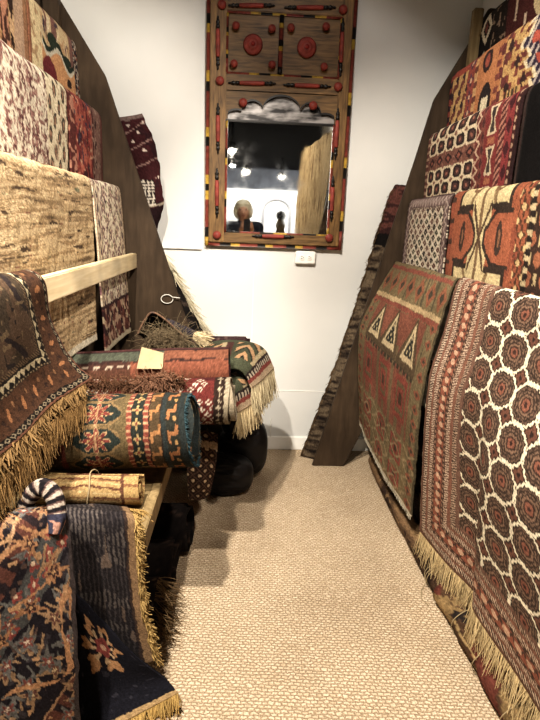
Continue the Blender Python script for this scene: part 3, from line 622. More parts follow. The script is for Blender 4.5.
def pat_under(u, v, W, H):
    K = base(u, (96, 64, 48)); a, b, i, j = cells(u, v, .05, .05); put(K, motif(a/.05, b/.05, 'ring'), (52, 36, 32)); put(K, np.hypot(a, b) < .007, (190, 160, 120)); put(K, np.abs(v-.06) < .012, (176, 150, 120)); return worn(K, u, v, .25, 6)
def pat_gold(u, v, W, H):
    s = fbm(u*40, v*5, 3); K = base(u, (196, 164, 104)); put(K, s > .55, (214, 186, 128)); put(K, s < .4, (158, 124, 74)); put(K, s < .3, (116, 84, 56)); return worn(K, u, v, .15, 6)

# ------------------------------------------------------------------ the room
def struct(o): o['kind'] = 'structure'; return o
YW = 3.24
struct(MB().box((-4.6, -11, -.08), (4.6, YW+.1, 0), 0).build('floor', M_CARPET))
struct(MB().box((-4.6, -11, 3.05), (4.6, YW+.1, 3.15), 0).build('ceiling', M_CEIL))
struct(MB().box((-1.25, YW, 0), (1.34, YW+.1, 3.05), 0).build('wall_back', M_WALL))
struct(MB().box((-1.27, -3.4, 0), (-1.17, YW+.1, 3.05), 0).build('wall_left', M_WALL))
struct(MB().box((1.235, -3.4, 0), (1.335, YW+.1, 3.05), 0).build('wall_right', M_WALL))
struct(MB().box((-4.6, -11.1, 0), (4.6, -11, 2.45), 0).build('wall_front', M_WALL))
struct(MB().box((-4.6, -11.1, 2.45), (4.6, -10.98, 3.05), 0).build('wall_front_upper', M_GREYW))
struct(MB().box((-4.7, -11, 0), (-4.6, -3.3, 3.05), 0).build('wall_side_left', M_WALL))
struct(MB().box((4.6, -11, 0), (4.7, -3.3, 3.05), 0).build('wall_side_right', M_WALL))
struct(MB().box((-4.6, -3.4, 0), (-1.27, -3.3, 3.05), 0).build('wall_return_left', M_WALL))
struct(MB().box((1.335, -3.4, 0), (4.6, -3.3, 3.05), 0).build('wall_return_right', M_WALL))
struct(MB().box((-1.17, YW-.014, 0), (1.235, YW, .094), .006).build('baseboard_back', M_TRIM))
struct(MB().box((-1.17, YW-.016, 1.245), (-.262, YW, 1.262), .003).build('trim_1', M_TRIM))     # ledge where the upper panel ends
struct(MB().box((-1.17, YW-.003, .392), (1.235, YW, .398), .001).build('trim_2', M_TRIM))
struct(MB().box((.045, YW-.0025, .1), (.049, YW, 1.22), .001).build('trim_3', M_TRIM))

# ------------------------------------------------------------------ mirror in its carved frame
def mp(px, py): q = P(px, py, y=3.19); return q[0], q[2]
mir = empty('wall_mirror', (.157, YW, 1.27))
tag(mir, 'tall rustic wooden wall mirror with red knobs, spindles and scalloped top on the white wall', 'mirror')
X0, X1, Z0, Z1 = -.243, .557, 1.272, 2.63
YB = YW-.03       # face of the backing boards
gx0, gz0 = mp(226, 231); gx1, _ = mp(327, 235); gz1 = mp(279, 122)[1]
def fb(x0, x1, z0, z1, y0=YW-.05, y1=YW-.004, bev=.004): return MB().box((x0, y0, z0), (x1, y1, z1), bev)
lx = X0+.024; rx = X1-.024
fb(lx, gx0-.012, Z0+.02, Z1).build('stile', M_FRAME, mir); fb(gx1+.012, rx, Z0+.02, Z1).build('stile', M_FRAME, mir)
fb(gx0-.012, gx1+.012, Z0+.02, gz0-.008).build('bottom_rail', M_FRAMEP, mir)
cz0 = mp(280, 93)[1]; cz1 = mp(280, 76)[1]
fb(gx0-.012, gx1+.012, cz0, cz1).build('cross_rail', M_FRAMEP, mir)
tz = mp(281, 13)[1]
fb(gx0-.012, gx1+.012, tz, Z1).build('top_rail', M_FRAMEP, mir)
mx = mp(281, 44)[0]
for a, c in ((gx0-.012, mx-.012), (mx+.012, gx1+.012)):
    fb(a, c, cz1, tz, YW-.034).build('upper_panel', M_FRAMEP, mir)
# glass, and the scalloped head board above it
fb(gx0-.01, gx1+.01, gz0-.012, gz1, YW-.026, YW-.02, 0).build('mirror_glass', M_MIRROR, mir)
fb(gx0-.01, gx1+.01, gz1, cz0+.005, YW-.028, YW-.022, 0).build('silver_panel', M_TIN, mir)
fb(gx0-.012, gx1+.012, gz1-.006, gz1+.006, YW-.036, YW-.024, .003).build('glass_bead', M_BLACK, mir)
def scallop():
    cx = (gx0+gx1)/2; w = (gx1-gx0)/2; pts = []
    zb = gz1+.002
    lob = [(-.80, .18, .055), (-.52, .2, .105), (0, .34, .135), (.52, .2, .105), (.80, .18, .055)]
    n = 160
    for i in range(n+1):
        x = -1+2*i/n; z = 0
        for c, r, h in lob:
            q = 1-((x-c)/r)**2
            if q > 0: z = max(z, h*(.45+.55*math.sqrt(q)))
        if abs(x) > .97: z = 0
        pts.append((cx+x*w*1.04, zb+z))
    return pts, zb
pts, zb = scallop()
def scallop_board(name, y0, y1, shift, mat, top):
    bm = bmesh.new(); lo = []; hi = []
    for (x, z) in pts:
        lo.append((bm.verts.new((x, y0, z+shift)), bm.verts.new((x, y1, z+shift)))); hi.append((bm.verts.new((x, y0, top(z))), bm.verts.new((x, y1, top(z)))))
    for i in range(len(pts)-1):
        bm.faces.new((lo[i][0], lo[i+1][0], hi[i+1][0], hi[i][0])); bm.faces.new((lo[i][1], hi[i][1], hi[i+1][1], lo[i+1][1]))
        bm.faces.new((lo[i][0], lo[i][1], lo[i+1][1], lo[i+1][0])); bm.faces.new((hi[i][0], hi[i+1][0], hi[i+1][1], hi[i][1]))
    b = MB(); b.bm(bm); return b.build(name, mat, mir)
scallop_board('scalloped_board', YW-.046, YW-.026, 0, M_FRAMEP, lambda z: cz0+.004)
scallop_board('scallop_edge', YW-.049, YW-.040, -.008, M_BLACK, lambda z: z+.002)
def painted_rod(orient, a, c, other, y, r, seq, nm):
    """one turned rod with painted lengths"""
    tot = sum(w for w, _ in seq); V = []; K = []; F = []; x = a; n = 10; col = dict(RED=(122, 60, 50), BLK=(28, 24, 22), YEL=(180, 146, 66))
    for w, m in seq:
        l = w/tot*(c-a)
        for xx in (x, x+l):
            for k in range(n):
                q = (r*math.cos(2*PI*k/n), r*math.sin(2*PI*k/n)); V.append((xx, y+q[0], other+q[1]) if orient == 'h' else (other+q[0], y+q[1], xx)); K.append(lin(col[m]))
        x += l
    R = len(V)//n
    for i in range(R-1):
        for k in range(n): F.append((i*n+k, i*n+(k+1) % n, (i+1)*n+(k+1) % n, (i+1)*n+k))
    F += [tuple(range(n))[::-1], tuple((R-1)*n+k for k in range(n))]
    return link_mesh(nm, V, F, M_PAINT, mir, np.array(K))
sq = [(5, 'RED'), (1.6, 'BLK'), (1.6, 'YEL'), (6, 'RED'), (1.6, 'BLK'), (1.8, 'YEL'), (6, 'RED'), (1.4, 'YEL'), (1.6, 'BLK'), (5.5, 'RED')]
painted_rod('v', Z0, Z1, X0+.013, YW-.03, .011, [(1.6, 'YEL'), (1.8, 'BLK'), (5, 'RED'), (1.6, 'YEL'), (1.2, 'BLK'), (1.6, 'YEL')]+sq[:7]+sq[7:], 'painted_edge_rod'); painted_rod('v', Z0, Z1, X1-.013, YW-.03, .011, [(3, 'RED'), (1.6, 'BLK'), (1.6, 'YEL')]+sq, 'painted_edge_rod')
painted_rod('h', lx, rx, Z0+.010, YW-.03, .011, [(1, 'RED'), (1, 'BLK'), (.8, 'YEL'), (1.6, 'RED'), (.7, 'BLK'), (.7, 'YEL'), (1.2, 'RED'), (.8, 'BLK'), (.7, 'YEL'), (1.2, 'RED'), (1, 'BLK'), (1, 'RED')], 'painted_edge_rod')
thin = [(2, 'RED'), (.6, 'BLK'), (.6, 'YEL'), (2, 'RED'), (.5, 'YEL'), (.7, 'BLK'), (1.5, 'RED'), (.6, 'YEL')]
painted_rod('v', gz0-.006, gz1, gx0-.006, YW-.036, .006, thin, 'painted_bead'); painted_rod('v', gz0-.006, gz1, gx1+.006, YW-.036, .006, thin[::-1], 'painted_bead')
painted_rod('h', gx0, gx1, gz0-.005, YW-.036, .006, [(1, 'BLK'), (1.5, 'RED'), (1, 'BLK'), (1, 'YEL'), (1.2, 'RED'), (1, 'BLK'), (.8, 'YEL')], 'painted_bead')
for x in (gx0-.012, mx, gx1+.012): painted_rod('v', cz1+.008, tz-.008, x, YW-.04, .008 if x != mx else .012, thin if x != mx else [(1, 'BLK'), (2, 'RED'), (.6, 'YEL'), (.8, 'BLK'), (1.5, 'RED'), (.6, 'YEL'), (1, 'BLK')], 'painted_bead')
for z in (cz1+.004, tz-.004): painted_rod('h', gx0-.012, gx1+.012, z, YW-.04, .007, [(2, 'RED'), (.9, 'YEL'), (1, 'BLK'), (1.2, 'YEL'), (1.5, 'RED'), (1, 'BLK'), (1, 'YEL'), (1.4, 'RED')], 'painted_bead')
def knob(px, py, r=.023):
    x, z = mp(px, py); MB().lathe((x, YW-.048, z), [(r*.6, 0), (r, -.004), (r*1.02, -.010), (r*.85, -.019), (r*.5, -.025), (.002, -.027)], 'y', 20).build('red_knob', M_RED, mir, True)
for q in ((217, 235), (329, 238), (243, 103), (313, 106), (220, 81), (338, 87), (222, 5), (343, 10)): knob(*q)
for q in ((236, 26), (272, 29), (291, 28), (326, 27), (234, 64), (272, 65), (324, 67)): knob(*q, r=.02)
for q in ((253, 44), (307, 47)):
    x, z = mp(*q); ro = MB().lathe((x, YW-.034, z), [(.050, 0), (.052, -.008), (.044, -.016), (.034, -.014), (.026, -.020), (.018, -.024), (.008, -.022), (.002, -.022)], 'y', 28).build('rosette', M_RED, mir, True)
    MB().lathe((x, YW-.056, z), [(.012, 0), (.011, -.005), (.002, -.007)], 'y', 14).build('rosette_centre', M_DRED, ro, True)
def spindle(px0, py0, px1, py1):
    x0, z0 = mp(px0, py0); x1, z1 = mp(px1, py1); a = np.array([x0, YW-.056, z0]); c = np.array([x1, YW-.056, z1])
    at = lambda t: a+(c-a)*t
    o = MB().tube([at(t) for t in (.24, .27, .5, .73, .76)], [.008, .011, .012, .011, .008], 12).build('spindle', M_RED, mir, True)
    prof = [(0, .002), (.03, .006), (.06, .004), (.09, .009), (.12, .011), (.15, .005), (.17, .010), (.2, .010), (.24, .008)]
    for f in (lambda t: t, lambda t: 1-t):
        MB().tube([at(f(t)) for t, _ in prof], [r for _, r in prof], 10).build('spindle_tip', M_BLACK, o, True)
for s in ((218, 16, 218, 70), (343, 18, 340, 77), (218, 103, 218, 154), (338, 108, 335, 160), (217, 168, 217, 218), (333, 176, 331, 222), (228, 83, 276, 84), (283, 85, 331, 87), (252, 236, 294, 237), (228, 6, 275, 6), (284, 8, 336, 8)): spindle(*s)

# ------------------------------------------------------------------ outlet
ox, oz = .347, 1.222
ou = empty('wall_outlet', (ox, YW, oz-.035)); tag(ou, 'white double electrical outlet box on the wall under the mirror', 'outlet')
MB().box((ox-.058, YW-.034, oz-.037), (ox+.058, YW, oz+.037), .005).build('faceplate', M_OUT, ou)
for dx in (-.022, .022):
    s_ = MB().lathe((ox+dx, YW-.034, oz), [(.016, 0), (.016, -.003), (.014, -.004)], 'y', 20).build('socket', M_OUT, ou)
    for zz in (-.006, .006): MB().box((ox+dx-.005, YW-.0392, oz+zz-.0015), (ox+dx+.004, YW-.0378, oz+zz+.0015), 0).build('slot', M_SLOT, s_)
    MB().box((ox+dx+.007, YW-.0392, oz-.002), (ox+dx+.011, YW-.0378, oz+.002), 0).build('slot', M_SLOT, s_)

# ------------------------------------------------------------------ the two racks
TR = [(.822, 1.227), (.883, 1.558), (.956, 1.888), (1.043, 2.179), (1.132, 2.412)]
TL = dict(W=(-.589, 1.226), A=(-.68, 1.563), B=(-.764, 1.913), Cc=(-.869, 2.228))
def bars(root, lst, side, mat, y0=.36, y1=2.995):
    for x, z in lst: MB().box((x-.009, y0, z-.068), (x+.009, y1, z-.020), .004).build('hanging_bar', mat, root)
rr = empty('rug_rack', (.9, 1.7, 0)); tag(rr, 'right-hand tiered wooden rug rack with a dark leaning end panel and pale post', 'rack')
polyR = [(.430, 0), (.655, .88), (.879, 1.761), (.948, 2.057), (1.097, 2.329), (1.18, 2.49), (1.225, 2.49), (1.225, 1.5), (1.0, .9), (.622, 0)]
MB().prism(polyR, 2.995, 3.02).build('end_panel', M_PLY, rr)
polyN = [(.50, 0), (.879, 1.761), (.948, 2.057), (1.18, 2.49), (1.225, 2.49), (1.225, 0)]
MB().prism(polyN, .33, .36).build('end_panel', M_PLY, rr)
MB().box((1.09, 2.95, 2.10), (1.137, 2.993, 2.472), .004).build('post', M_POST, rr)
bars(rr, TR, 1, M_POST)
MB().box((.79, .36, .80), (.83, 2.993, .85), .004).build('hanging_bar', M_POST, rr)
lr = empty('rug_rack', (-.7, 1.7, 0)); tag(lr, 'left-hand tiered wooden rug rack with a bare pale pine bar and a low shelf', 'rack')
polyL = [(-.04, 0), (-.304, .812), (-.728, 2.095), (-.931, 2.416), (-1.0, 2.5), (-1.16, 2.5), (-1.16, 1.2), (-.62, 0)]
MB().prism(polyL, 2.995, 3.02).build('end_panel', M_PLY, lr)
MB().prism([(-.28, 0), (-.40, .812), (-.728, 2.095), (-.931, 2.416), (-1.0, 2.5), (-1.16, 2.5), (-1.16, 0)], .33, .36).build('end_panel', M_PLY, lr)
MB().box((-1.0, 2.95, 2.2), (-.925, 2.993, 2.5), .004).build('post', M_PLY, lr)
bars(lr, [TL['A'], TL['B'], TL['Cc']], -1, M_POST)
tag(MB().box((-.622, .9, 1.146), (-.589, 2.992, 1.226), .004).build('bare_bar', M_PINE, lr), 'bare pale pine bar')
MB().box((-1.15, 1.47, .493), (-.30, 2.99, .513), .003).build('shelf', M_POST, lr)
MB().box((-.30, 1.42, .445), (-.272, 2.99, .518), .003).build('shelf_rail', M_POST, lr)
for yy in (1.49, 2.9): MB().box((-.34, yy, 0), (-.302, yy+.04, .493), .003).build('shelf_leg', M_POST, lr)

# ------------------------------------------------------------------ hanging rugs
def hang(name, label, side, tier, ya, yb, drop, pat, lean=0.0, amp=.008, k=9.0, seed=0, group=None, nu=130, nv=120, mat=None, wr=(.004, 7), cat_='rug', thick=.008, rag=.006, rise=None):
    bx, bz = tier; cols = np.linspace(ya, yb, 7); rows = []
    prof = [(-.030, -.075), (-.018, -.012), (0, .0), (.019, -.030)]
    for dx, dz in prof: rows.append([(bx-side*dx, y, bz+dz) for y in cols])
    for f in (.2, .4, .6, .8, 1.0):
        rows.append([(bx-side*(.022+lean*f+amp*f*math.sin(k*y+seed)), y, bz-.03-(drop-.03)*f) for y in cols])
    o = sheet(name, rows, pat, nu, nv, thick, wr, seed, .085, mat, rag=rag)
    tag(o, label, cat_, group); return o
GR = 'rugs hung on the right rack'; GL = 'rugs hung on the left rack'
hang('hanging_rug', 'small cream rug with dark diamond lattice and mauve border on the right rack', 1, TR[1], 2.97, 2.36, .40, pat_diamond, seed=1, group=GR)
hang('hanging_rug', 'rust orange rug with a cream cross-shaped medallion on the right rack', 1, TR[1], 2.33, 1.5, .39, pat_orange, seed=2, group=GR, nu=150)
hang('hanging_rug', 'dark red rug with rows of cream-ringed hexagons on the right rack', 1, TR[2], 2.97, 1.97, .42, pat_hexred, seed=3, group=GR, nu=180)
hang('hanging_rug', 'plain black rug back beside the hexagon rug high on the right rack', 1, TR[2], 1.96, 1.25, .42, pat_black, seed=4, group=GR)
hang('hanging_rug', 'golden yellow and orange tribal rug with a red stepped star on the right rack', 1, TR[3], 2.97, 1.5, .42, pat_yellow, seed=5, group=GR, nu=240)
hang('hanging_rug', 'dark maroon rug with cream figures on the topmost tier of the right rack', 1, TR[4], 2.88, 1.9, .36, pat_darkred, seed=6, group=GR, nu=150)
hang('hanging_rug', 'cream and orange pictorial rug with a maroon arch on the top left tier', -1, TL['Cc'], 2.33, 2.94, .44, pat_pict, seed=7, group=GL)
hang('hanging_rug', 'orange and pink speckled striped rug at the upper left corner of the left rack', -1, TL['Cc'], 1.5, 2.31, .44, pat_ostripe, seed=8, group=GL)
hang('hanging_rug', 'maroon and white streaked rug with a cream edge on the left rack', -1, TL['B'], 1.35, 2.40, .46, pat_mwhite, seed=9, group=GL, nu=180)
hang('hanging_rug', 'red rug with a greyish pink border hanging next to the left end panel', -1, TL['B'], 2.42, 2.95, .46, pat_redrug, seed=10, group=GL)
hang('hanging_rug', 'shaggy tan rug with horizontal streaks behind the bare pine bar', -1, TL['A'], 1.1, 2.40, .69, pat_tan, lean=-.01, seed=11, group=GL, nu=200, nv=170, mat=SHAG, wr=(.003, 30), thick=.012)
hang('hanging_rug', 'cream floral rug with plum flowers behind the far end of the pine bar', -1, TL['A'], 2.42, 2.95, .76, pat_floral, lean=.03, amp=.003, seed=12, group=GL, nu=140, nv=170)

ck = [[(.852, y, 1.152) for y in (2.97, 2.52, 2.06)], [(.838, y, 1.215) for y in (2.97, 2.52, 2.06)], [(.818, y, 1.230) for y in (2.97, 2.52, 2.06)], [(.797, y, 1.195) for y in (2.97, 2.52, 2.06)],
      [(.72, 2.975, 1.04), (.745, 2.52, 1.04), (.768, 2.07, 1.03)], [(.654, 2.98, .90), (.70, 2.52, .87), (.736, 2.06, .836)], [(.645, 2.98, .80), (.685, 2.52, .75), (.728, 2.06, .70)],
      [(.655, 2.98, .6), (.69, 2.52, .55), (.733, 2.06, .5)], [(.690, 2.97, .30), (.695, 2.52, .25), (.738, 2.06, .205)]]
o = sheet('hanging_kilim', ck, pat_kilim, 170, 210, .006, (.007, 5), 21, .1, FLAT, rag=.01); tag(o, 'worn olive and red kilim with three white triangles on the right rack', 'rug', GR)
Q = o_edges[o.name]; fringe(o, Q[-1], (0, -.0, -1), .018, (214, 206, 186), 130, .25, .4, .004, 1)
ycol = (2.02, 1.78, 1.58, 1.44, 1.2, .78)
ch = [[(.852, y, 1.152) for y in ycol], [(.838, y, 1.215) for y in ycol], [(.818, y, 1.230) for y in ycol], [(.797, y, 1.195) for y in ycol],
      [(.772, 2.02, 1.03), (.775, 1.78, 1.03), (.775, 1.58, 1.03), (.772, 1.44, 1.03), (.77, 1.2, 1.03), (.77, .78, 1.03)],
      [(.735, 2.01, .87), (.742, 1.78, .87), (.748, 1.58, .87), (.735, 1.44, .87), (.735, 1.2, .87), (.735, .78, .87)],
      [(.728, 2.0, .72), (.742, 1.78, .72), (.757, 1.57, .72), (.727, 1.45, .72), (.725, 1.2, .72), (.73, .78, .72)],
      [(.735, 2.0, .52), (.762, 1.78, .51), (.788, 1.56, .52), (.745, 1.47, .52), (.748, 1.2, .52), (.74, .78, .52)],
      [(.757, 2.0, .18), (.785, 1.77, .19), (.815, 1.56, .205), (.775, 1.48, .205), (.790, 1.2, .21), (.80, .78, .20)]]
o = sheet('hanging_rug', ch, pat_hex, 380, 420, .008, (.004, 5), 22, .1, WOOL, rag=.006); tag(o, 'brown rug with white-outlined octagons and cream fringe on the lower right rack', 'rug', GR)
Q = o_edges[o.name]; fringe(o, Q[-1], (-.10, 0, -1), .095, (204, 182, 140), 620, .28, .25, .003, 2)

# ------------------------------------------------------------------ rugs rolled on the floor along the right rack
def dupe(o, dz): pass
o = roll('rolled_rug', (.812, 2.98, .05), (.812, 1.78, .05), .05, pat_brroll, 3, 130, 60, .96, .008, seed=31, bend=(-.012, 0, 0), mat=SHAG, wr=.006); tag(o, 'thin brown rolled rug on the carpet under the kilim', 'rug')
for k in range(3): MB().tube([(.812+.056*math.cos(t), 1.86+.012*k+.006*math.sin(t*2+k), .05+.053*math.sin(t)) for t in np.linspace(0, 2*PI, 25)], .0018, 6).build('string', M_CARD, o, True)
MB().tube([(.76, 1.87, .03), (.735, 1.85, .004), (.72, 1.80, .004), (.735, 1.76, .004)], .0018, 6).build('string', M_CARD, o, True)
o = roll('rolled_rug', (.808, 1.76, .060), (.820, .75, .060), .058, pat_mroll, 3, 130, 60, .96, .009, seed=32, bend=(.012, 0, 0), mat=SHAG, wr=.010); tag(o, 'mottled yellow rolled rug on the carpet below the fringed octagon rug', 'rug')
for yc in (1.60, 1.42, 1.22): MB().tube([(.823+.064*math.cos(t), yc+.008*math.sin(t*2), .058+.060*math.sin(t)) for t in np.linspace(0, 2*PI, 25)], .0018, 6).build('string', M_CARD, o, True)
o = roll('rolled_rug', (1.02, 2.96, .12), (1.02, .7, .12), .115, plain((50, 34, 30), .3, (96, 70, 52)), 3, 70, 48, .95, .012, seed=33); tag(o, 'thick dark brown filler roll added to keep the gap under the right rack dark', 'rug')  # added roll, covers the white wall so the space below stays dark
o = roll('rolled_rug', (1.0, 2.95, .335), (1.0, .7, .335), .10, plain((44, 32, 30), .3, (84, 50, 44)), 3, 70, 48, .95, .012, seed=34); tag(o, 'dark filler roll added on another roll to hide the wall behind the kilim', 'rug')  # second added roll, blocks the view to the white wall

# ------------------------------------------------------------------ rugs leaning between the end panels and the back wall
def pg(rows): return [[P(px, py, y=yy) for px, py, yy in r] for r in rows]
z0 = lambda x, y: np.array([x, y, .002])
ce = pg([[(401, 186, 3.16), (418, 186, 3.10), (450, 186, 3.12)], [(391, 192, 3.14), (412, 195, 3.08), (445, 195, 3.12)], [(372, 250, 3.14), (392, 252, 3.08), (430, 252, 3.12)], [(355, 306, 3.14), (374, 308, 3.08), (410, 308, 3.12)], [(331, 376, 3.14), (350, 378, 3.08), (390, 378, 3.12)]])
ce.append([np.array([.375, 3.14, .004]), np.array([.49, 3.08, .004]), np.array([.62, 3.12, .004])])
o = sheet('leaning_rug', ce, pat_edgepile, 90, 260, .014, (.006, 14), 41, 0, WOOL, rag=.010); tag(o, 'shaggy brown rug leaning between the right end panel and the wall', 'rug')
Q = o_edges[o.name]; fringe(o, Q[:, 3], (-.7, -.3, -.6), .035, (104, 84, 62), 420, .5, .6, .003, 4, name='pile_edge')
cd = pg([[(100, 120, 3.12), (128, 116, 3.10), (143, 114, 3.12)], [(112, 150, 3.12), (138, 150, 3.07), (156, 150, 3.1)], [(120, 180, 3.12), (148, 182, 3.08), (161, 182, 3.1)], [(128, 210, 3.12), (150, 212, 3.07), (163, 207, 3.1)], [(134, 235, 3.12), (148, 236, 3.07), (156, 234, 3.1)], [(140, 260, 3.12), (152, 262, 3.08), (164, 262, 3.1)]])
cd.append([np.array([-.42, 3.12, .6]), np.array([-.36, 3.09, .6]), np.array([-.30, 3.11, .6])]); cd.append([np.array([-.32, 3.12, .004]), np.array([-.26, 3.09, .004]), np.array([-.20, 3.11, .004])])
o = sheet('leaning_rug', cd, pat_dred, 70, 260, .012, (.012, 10), 42, 0, WOOL, rag=.01); tag(o, 'dark crimson rug tucked behind the left end panel against the wall', 'rug')
cb = pg([[(146, 238, 3.046), (158, 246, 3.046)], [(150, 275, 3.046), (176, 280, 3.046)], [(160, 310, 3.046), (191, 308, 3.046)], [(170, 345, 3.046), (206, 340, 3.046)]])
cb.append([np.array([-.26, 3.048, .004]), np.array([-.02, 3.048, .004])])
o = sheet('leaning_rug', cb, plain((30, 26, 26), .3, (70, 56, 50)), 50, 200, .006, (.004, 8), 43, 0, WOOL); tag(o, 'black rug with a cream fringed edge standing beside the left end panel', 'rug')
Q = o_edges[o.name]; fringe(o, Q[4:110, -1], (.8, .0, -.75), .085, (214, 204, 178), 520, .4, .4, .0045, 5)
# loop of pale wire on the left end panel
b = MB(); c = P(167, 299, y=2.985)
pts = [c+np.array([.032*math.cos(t), 0, .024*math.sin(t)]) for t in np.linspace(.1, 2*PI+.5, 30)]+[P(172, 297, y=2.975), P(180, 298, y=2.97)]
b.tube(pts, .0024, 8); tag(b.build('wire_loop', M_WIRE, None, True), 'small loop of pale wire hooked on the left end panel', 'wire')
pts = [P(271, 418, y=3.232), P(270.5, 432, y=3.23), P(271, 441, y=3.23)]
o = MB().tube(pts, .0025, 6).build('dangling_thread', M_WIRE, None, True); tag(o, 'thin pale thread hanging at the wall beside the white fringe', 'thread')

# ------------------------------------------------------------------ rugs heaped on the left shelf
def tubecloth(name, path, rad, pat, n=40, m=120, mat=None, parent=None, sag=1.0, wr=.003, seed=0):
    path = cat(np.array(path, float), m); rad = cat(np.array(rad, float)[:, None], m)[:, 0]
    l = np.r_[0, np.cumsum(np.linalg.norm(np.diff(path, axis=0), axis=1))]; tn = np.gradient(path, axis=0); tn /= np.linalg.norm(tn, axis=1, keepdims=True)
    up = np.array([0, 1., .2]); a = np.cross(tn, up); a /= np.linalg.norm(a, axis=1, keepdims=True)+1e-9; c = np.cross(a, tn)
    th = np.linspace(0, 2*PI, n); T, Lm = np.meshgrid(th, l); Rr = rad[:, None]+wr*(fbm(T*2, Lm*30, seed)-.5)*2
    Q = path[:, None]+a[:, None]*(Rr*np.cos(T))[..., None]+c[:, None]*(Rr*np.sin(T)*sag)[..., None]
    K = np.clip(pat(T*rad.mean(), Lm, rad.mean()*2*PI, l[-1]), 0, 1)
    V = np.concatenate([Q.reshape(-1, 3), path[:1], path[-1:]]); KK = np.concatenate([K.reshape(-1, 3), K[0, :1]*.4, K[-1, :1]*.4]); F = [tuple(f) for f in gridf(m, n)]
    e = m*n
    for k in range(n-1): F.append((k+1, k, e)); F.append(((m-1)*n+k, (m-1)*n+k+1, e+1))
    return link_mesh(name, V, F, mat or WOOL, parent, KK)

# hanging over the near end of the pine bar and across the heap
yb_ = (.95, 1.15, 1.36, 1.555)
cbm = [[(-.660, y, 1.10) for y in yb_], [(-.655, y, 1.21) for y in yb_], [(-.615, y, 1.252) for y in yb_], [(-.568, y, 1.225) for y in yb_]]
bt = [P(-28, 480, y=1.05), P(20, 437, y=1.27), P(55, 402, y=1.50), P(91, 379, y=1.72)]
md = [np.array((-.560, .955, 1.13)), np.array((-.560, 1.17, 1.13)), np.array((-.560, 1.39, 1.14)), P(49, 316, y=1.60)]
for f in (0, .36, .68, 1.0): cbm.append([m_*(1-f)+b_*f+np.array([-.012, 0, -.025])*math.sin(f*PI) for m_, b_ in zip(md, bt)])
o = sheet('draped_rug', cbm, pat_brown, 260, 300, .009, (.010, 5), 51, .12, WOOL, rag=.006); tag(o, 'brown bordered rug draped over the near end of the pine bar, gold fringe below', 'rug')
Q = o_edges[o.name]; E_ = Q[-1]
dd = np.array([[.10, -.40, -.9]]*len(E_)); dd[int(len(E_)*.55):] = (-.10, -.5, -.85)
E_ = E_[:int(len(E_)*.93)]; dd = dd[:len(E_)]
f1 = fringe(o, E_, dd, .045, (122, 98, 66), 620, .9, .3, .006, 6, .3, 'fringe_net', 60)
fringe(o, E_+np.array([.01, -.012, -.04]), dd, (.085), (124, 98, 64), 700, .45, .7, .0032, 7, .3, 'fringe', 40)

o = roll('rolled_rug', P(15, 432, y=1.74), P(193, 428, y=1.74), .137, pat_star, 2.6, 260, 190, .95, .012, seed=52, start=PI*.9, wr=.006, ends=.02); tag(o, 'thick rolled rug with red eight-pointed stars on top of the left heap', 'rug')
Q = o_edges[o.name]; fringe(o, Q[:190, -1], (1, -.05, -.15), .013, (56, 76, 82), 300, .9, .6, .004, 8)
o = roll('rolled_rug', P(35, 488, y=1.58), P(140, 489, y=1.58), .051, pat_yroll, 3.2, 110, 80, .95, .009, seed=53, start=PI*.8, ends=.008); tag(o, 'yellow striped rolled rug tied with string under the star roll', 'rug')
q0 = P(93, 489, y=1.585)
MB().tube([(q0[0]+.004*math.sin(3*t), q0[1]+.061*math.cos(t), q0[2]+.060*math.sin(t)) for t in np.linspace(0, 2*PI, 30)], .0022, 6).build('string', M_CARD, o, True)
fr = fringe(o, np.array([P(100, 506, y=1.53), P(143, 510, y=1.53)]), (.4, -.6, -.4), .045, (176, 146, 94), 130, .9, .4, .004, 10)
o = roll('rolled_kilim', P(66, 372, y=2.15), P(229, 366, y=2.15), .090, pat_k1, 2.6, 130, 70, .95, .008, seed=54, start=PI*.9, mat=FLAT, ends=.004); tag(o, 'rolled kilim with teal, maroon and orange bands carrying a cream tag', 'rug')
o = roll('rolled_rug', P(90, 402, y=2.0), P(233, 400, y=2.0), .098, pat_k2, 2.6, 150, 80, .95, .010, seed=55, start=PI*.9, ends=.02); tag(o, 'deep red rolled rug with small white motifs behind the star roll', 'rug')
fringe(o, np.array([P(70, 388, y=1.96), P(120, 386, y=1.95), P(182, 382, y=1.95)]), (.2, -.4, .55), .06, (104, 76, 58), 900, 1.3, 1.1, .0032, 11, .4, 'tangled_fringe', 0, .7)
fringe(o, np.array([P(140, 384, y=1.93), P(168, 380, y=1.93)]), (.2, -.3, .5), .055, (138, 104, 84), 420, 1.4, 1.2, .0032, 12, .4, 'tangled_fringe', 0, .7)
t = P(151, 361, y=2.055)
cq = [P(142, 349, y=2.13), P(164, 355, y=2.09), P(163, 371, y=2.045), P(137, 371, y=2.045)]
nrm = np.array([0, -.6, .8])*.012
V = [q+nrm for q in cq]+[q+nrm*1.12 for q in cq]
o = link_mesh('price_tag', V, [(0, 1, 2, 3), (7, 6, 5, 4), (0, 4, 5, 1), (1, 5, 6, 2), (2, 6, 7, 3), (3, 7, 4, 0)], M_CARD, smooth=False); tag(o, 'blank cream paper tag lying on the banded kilim roll', 'tag')
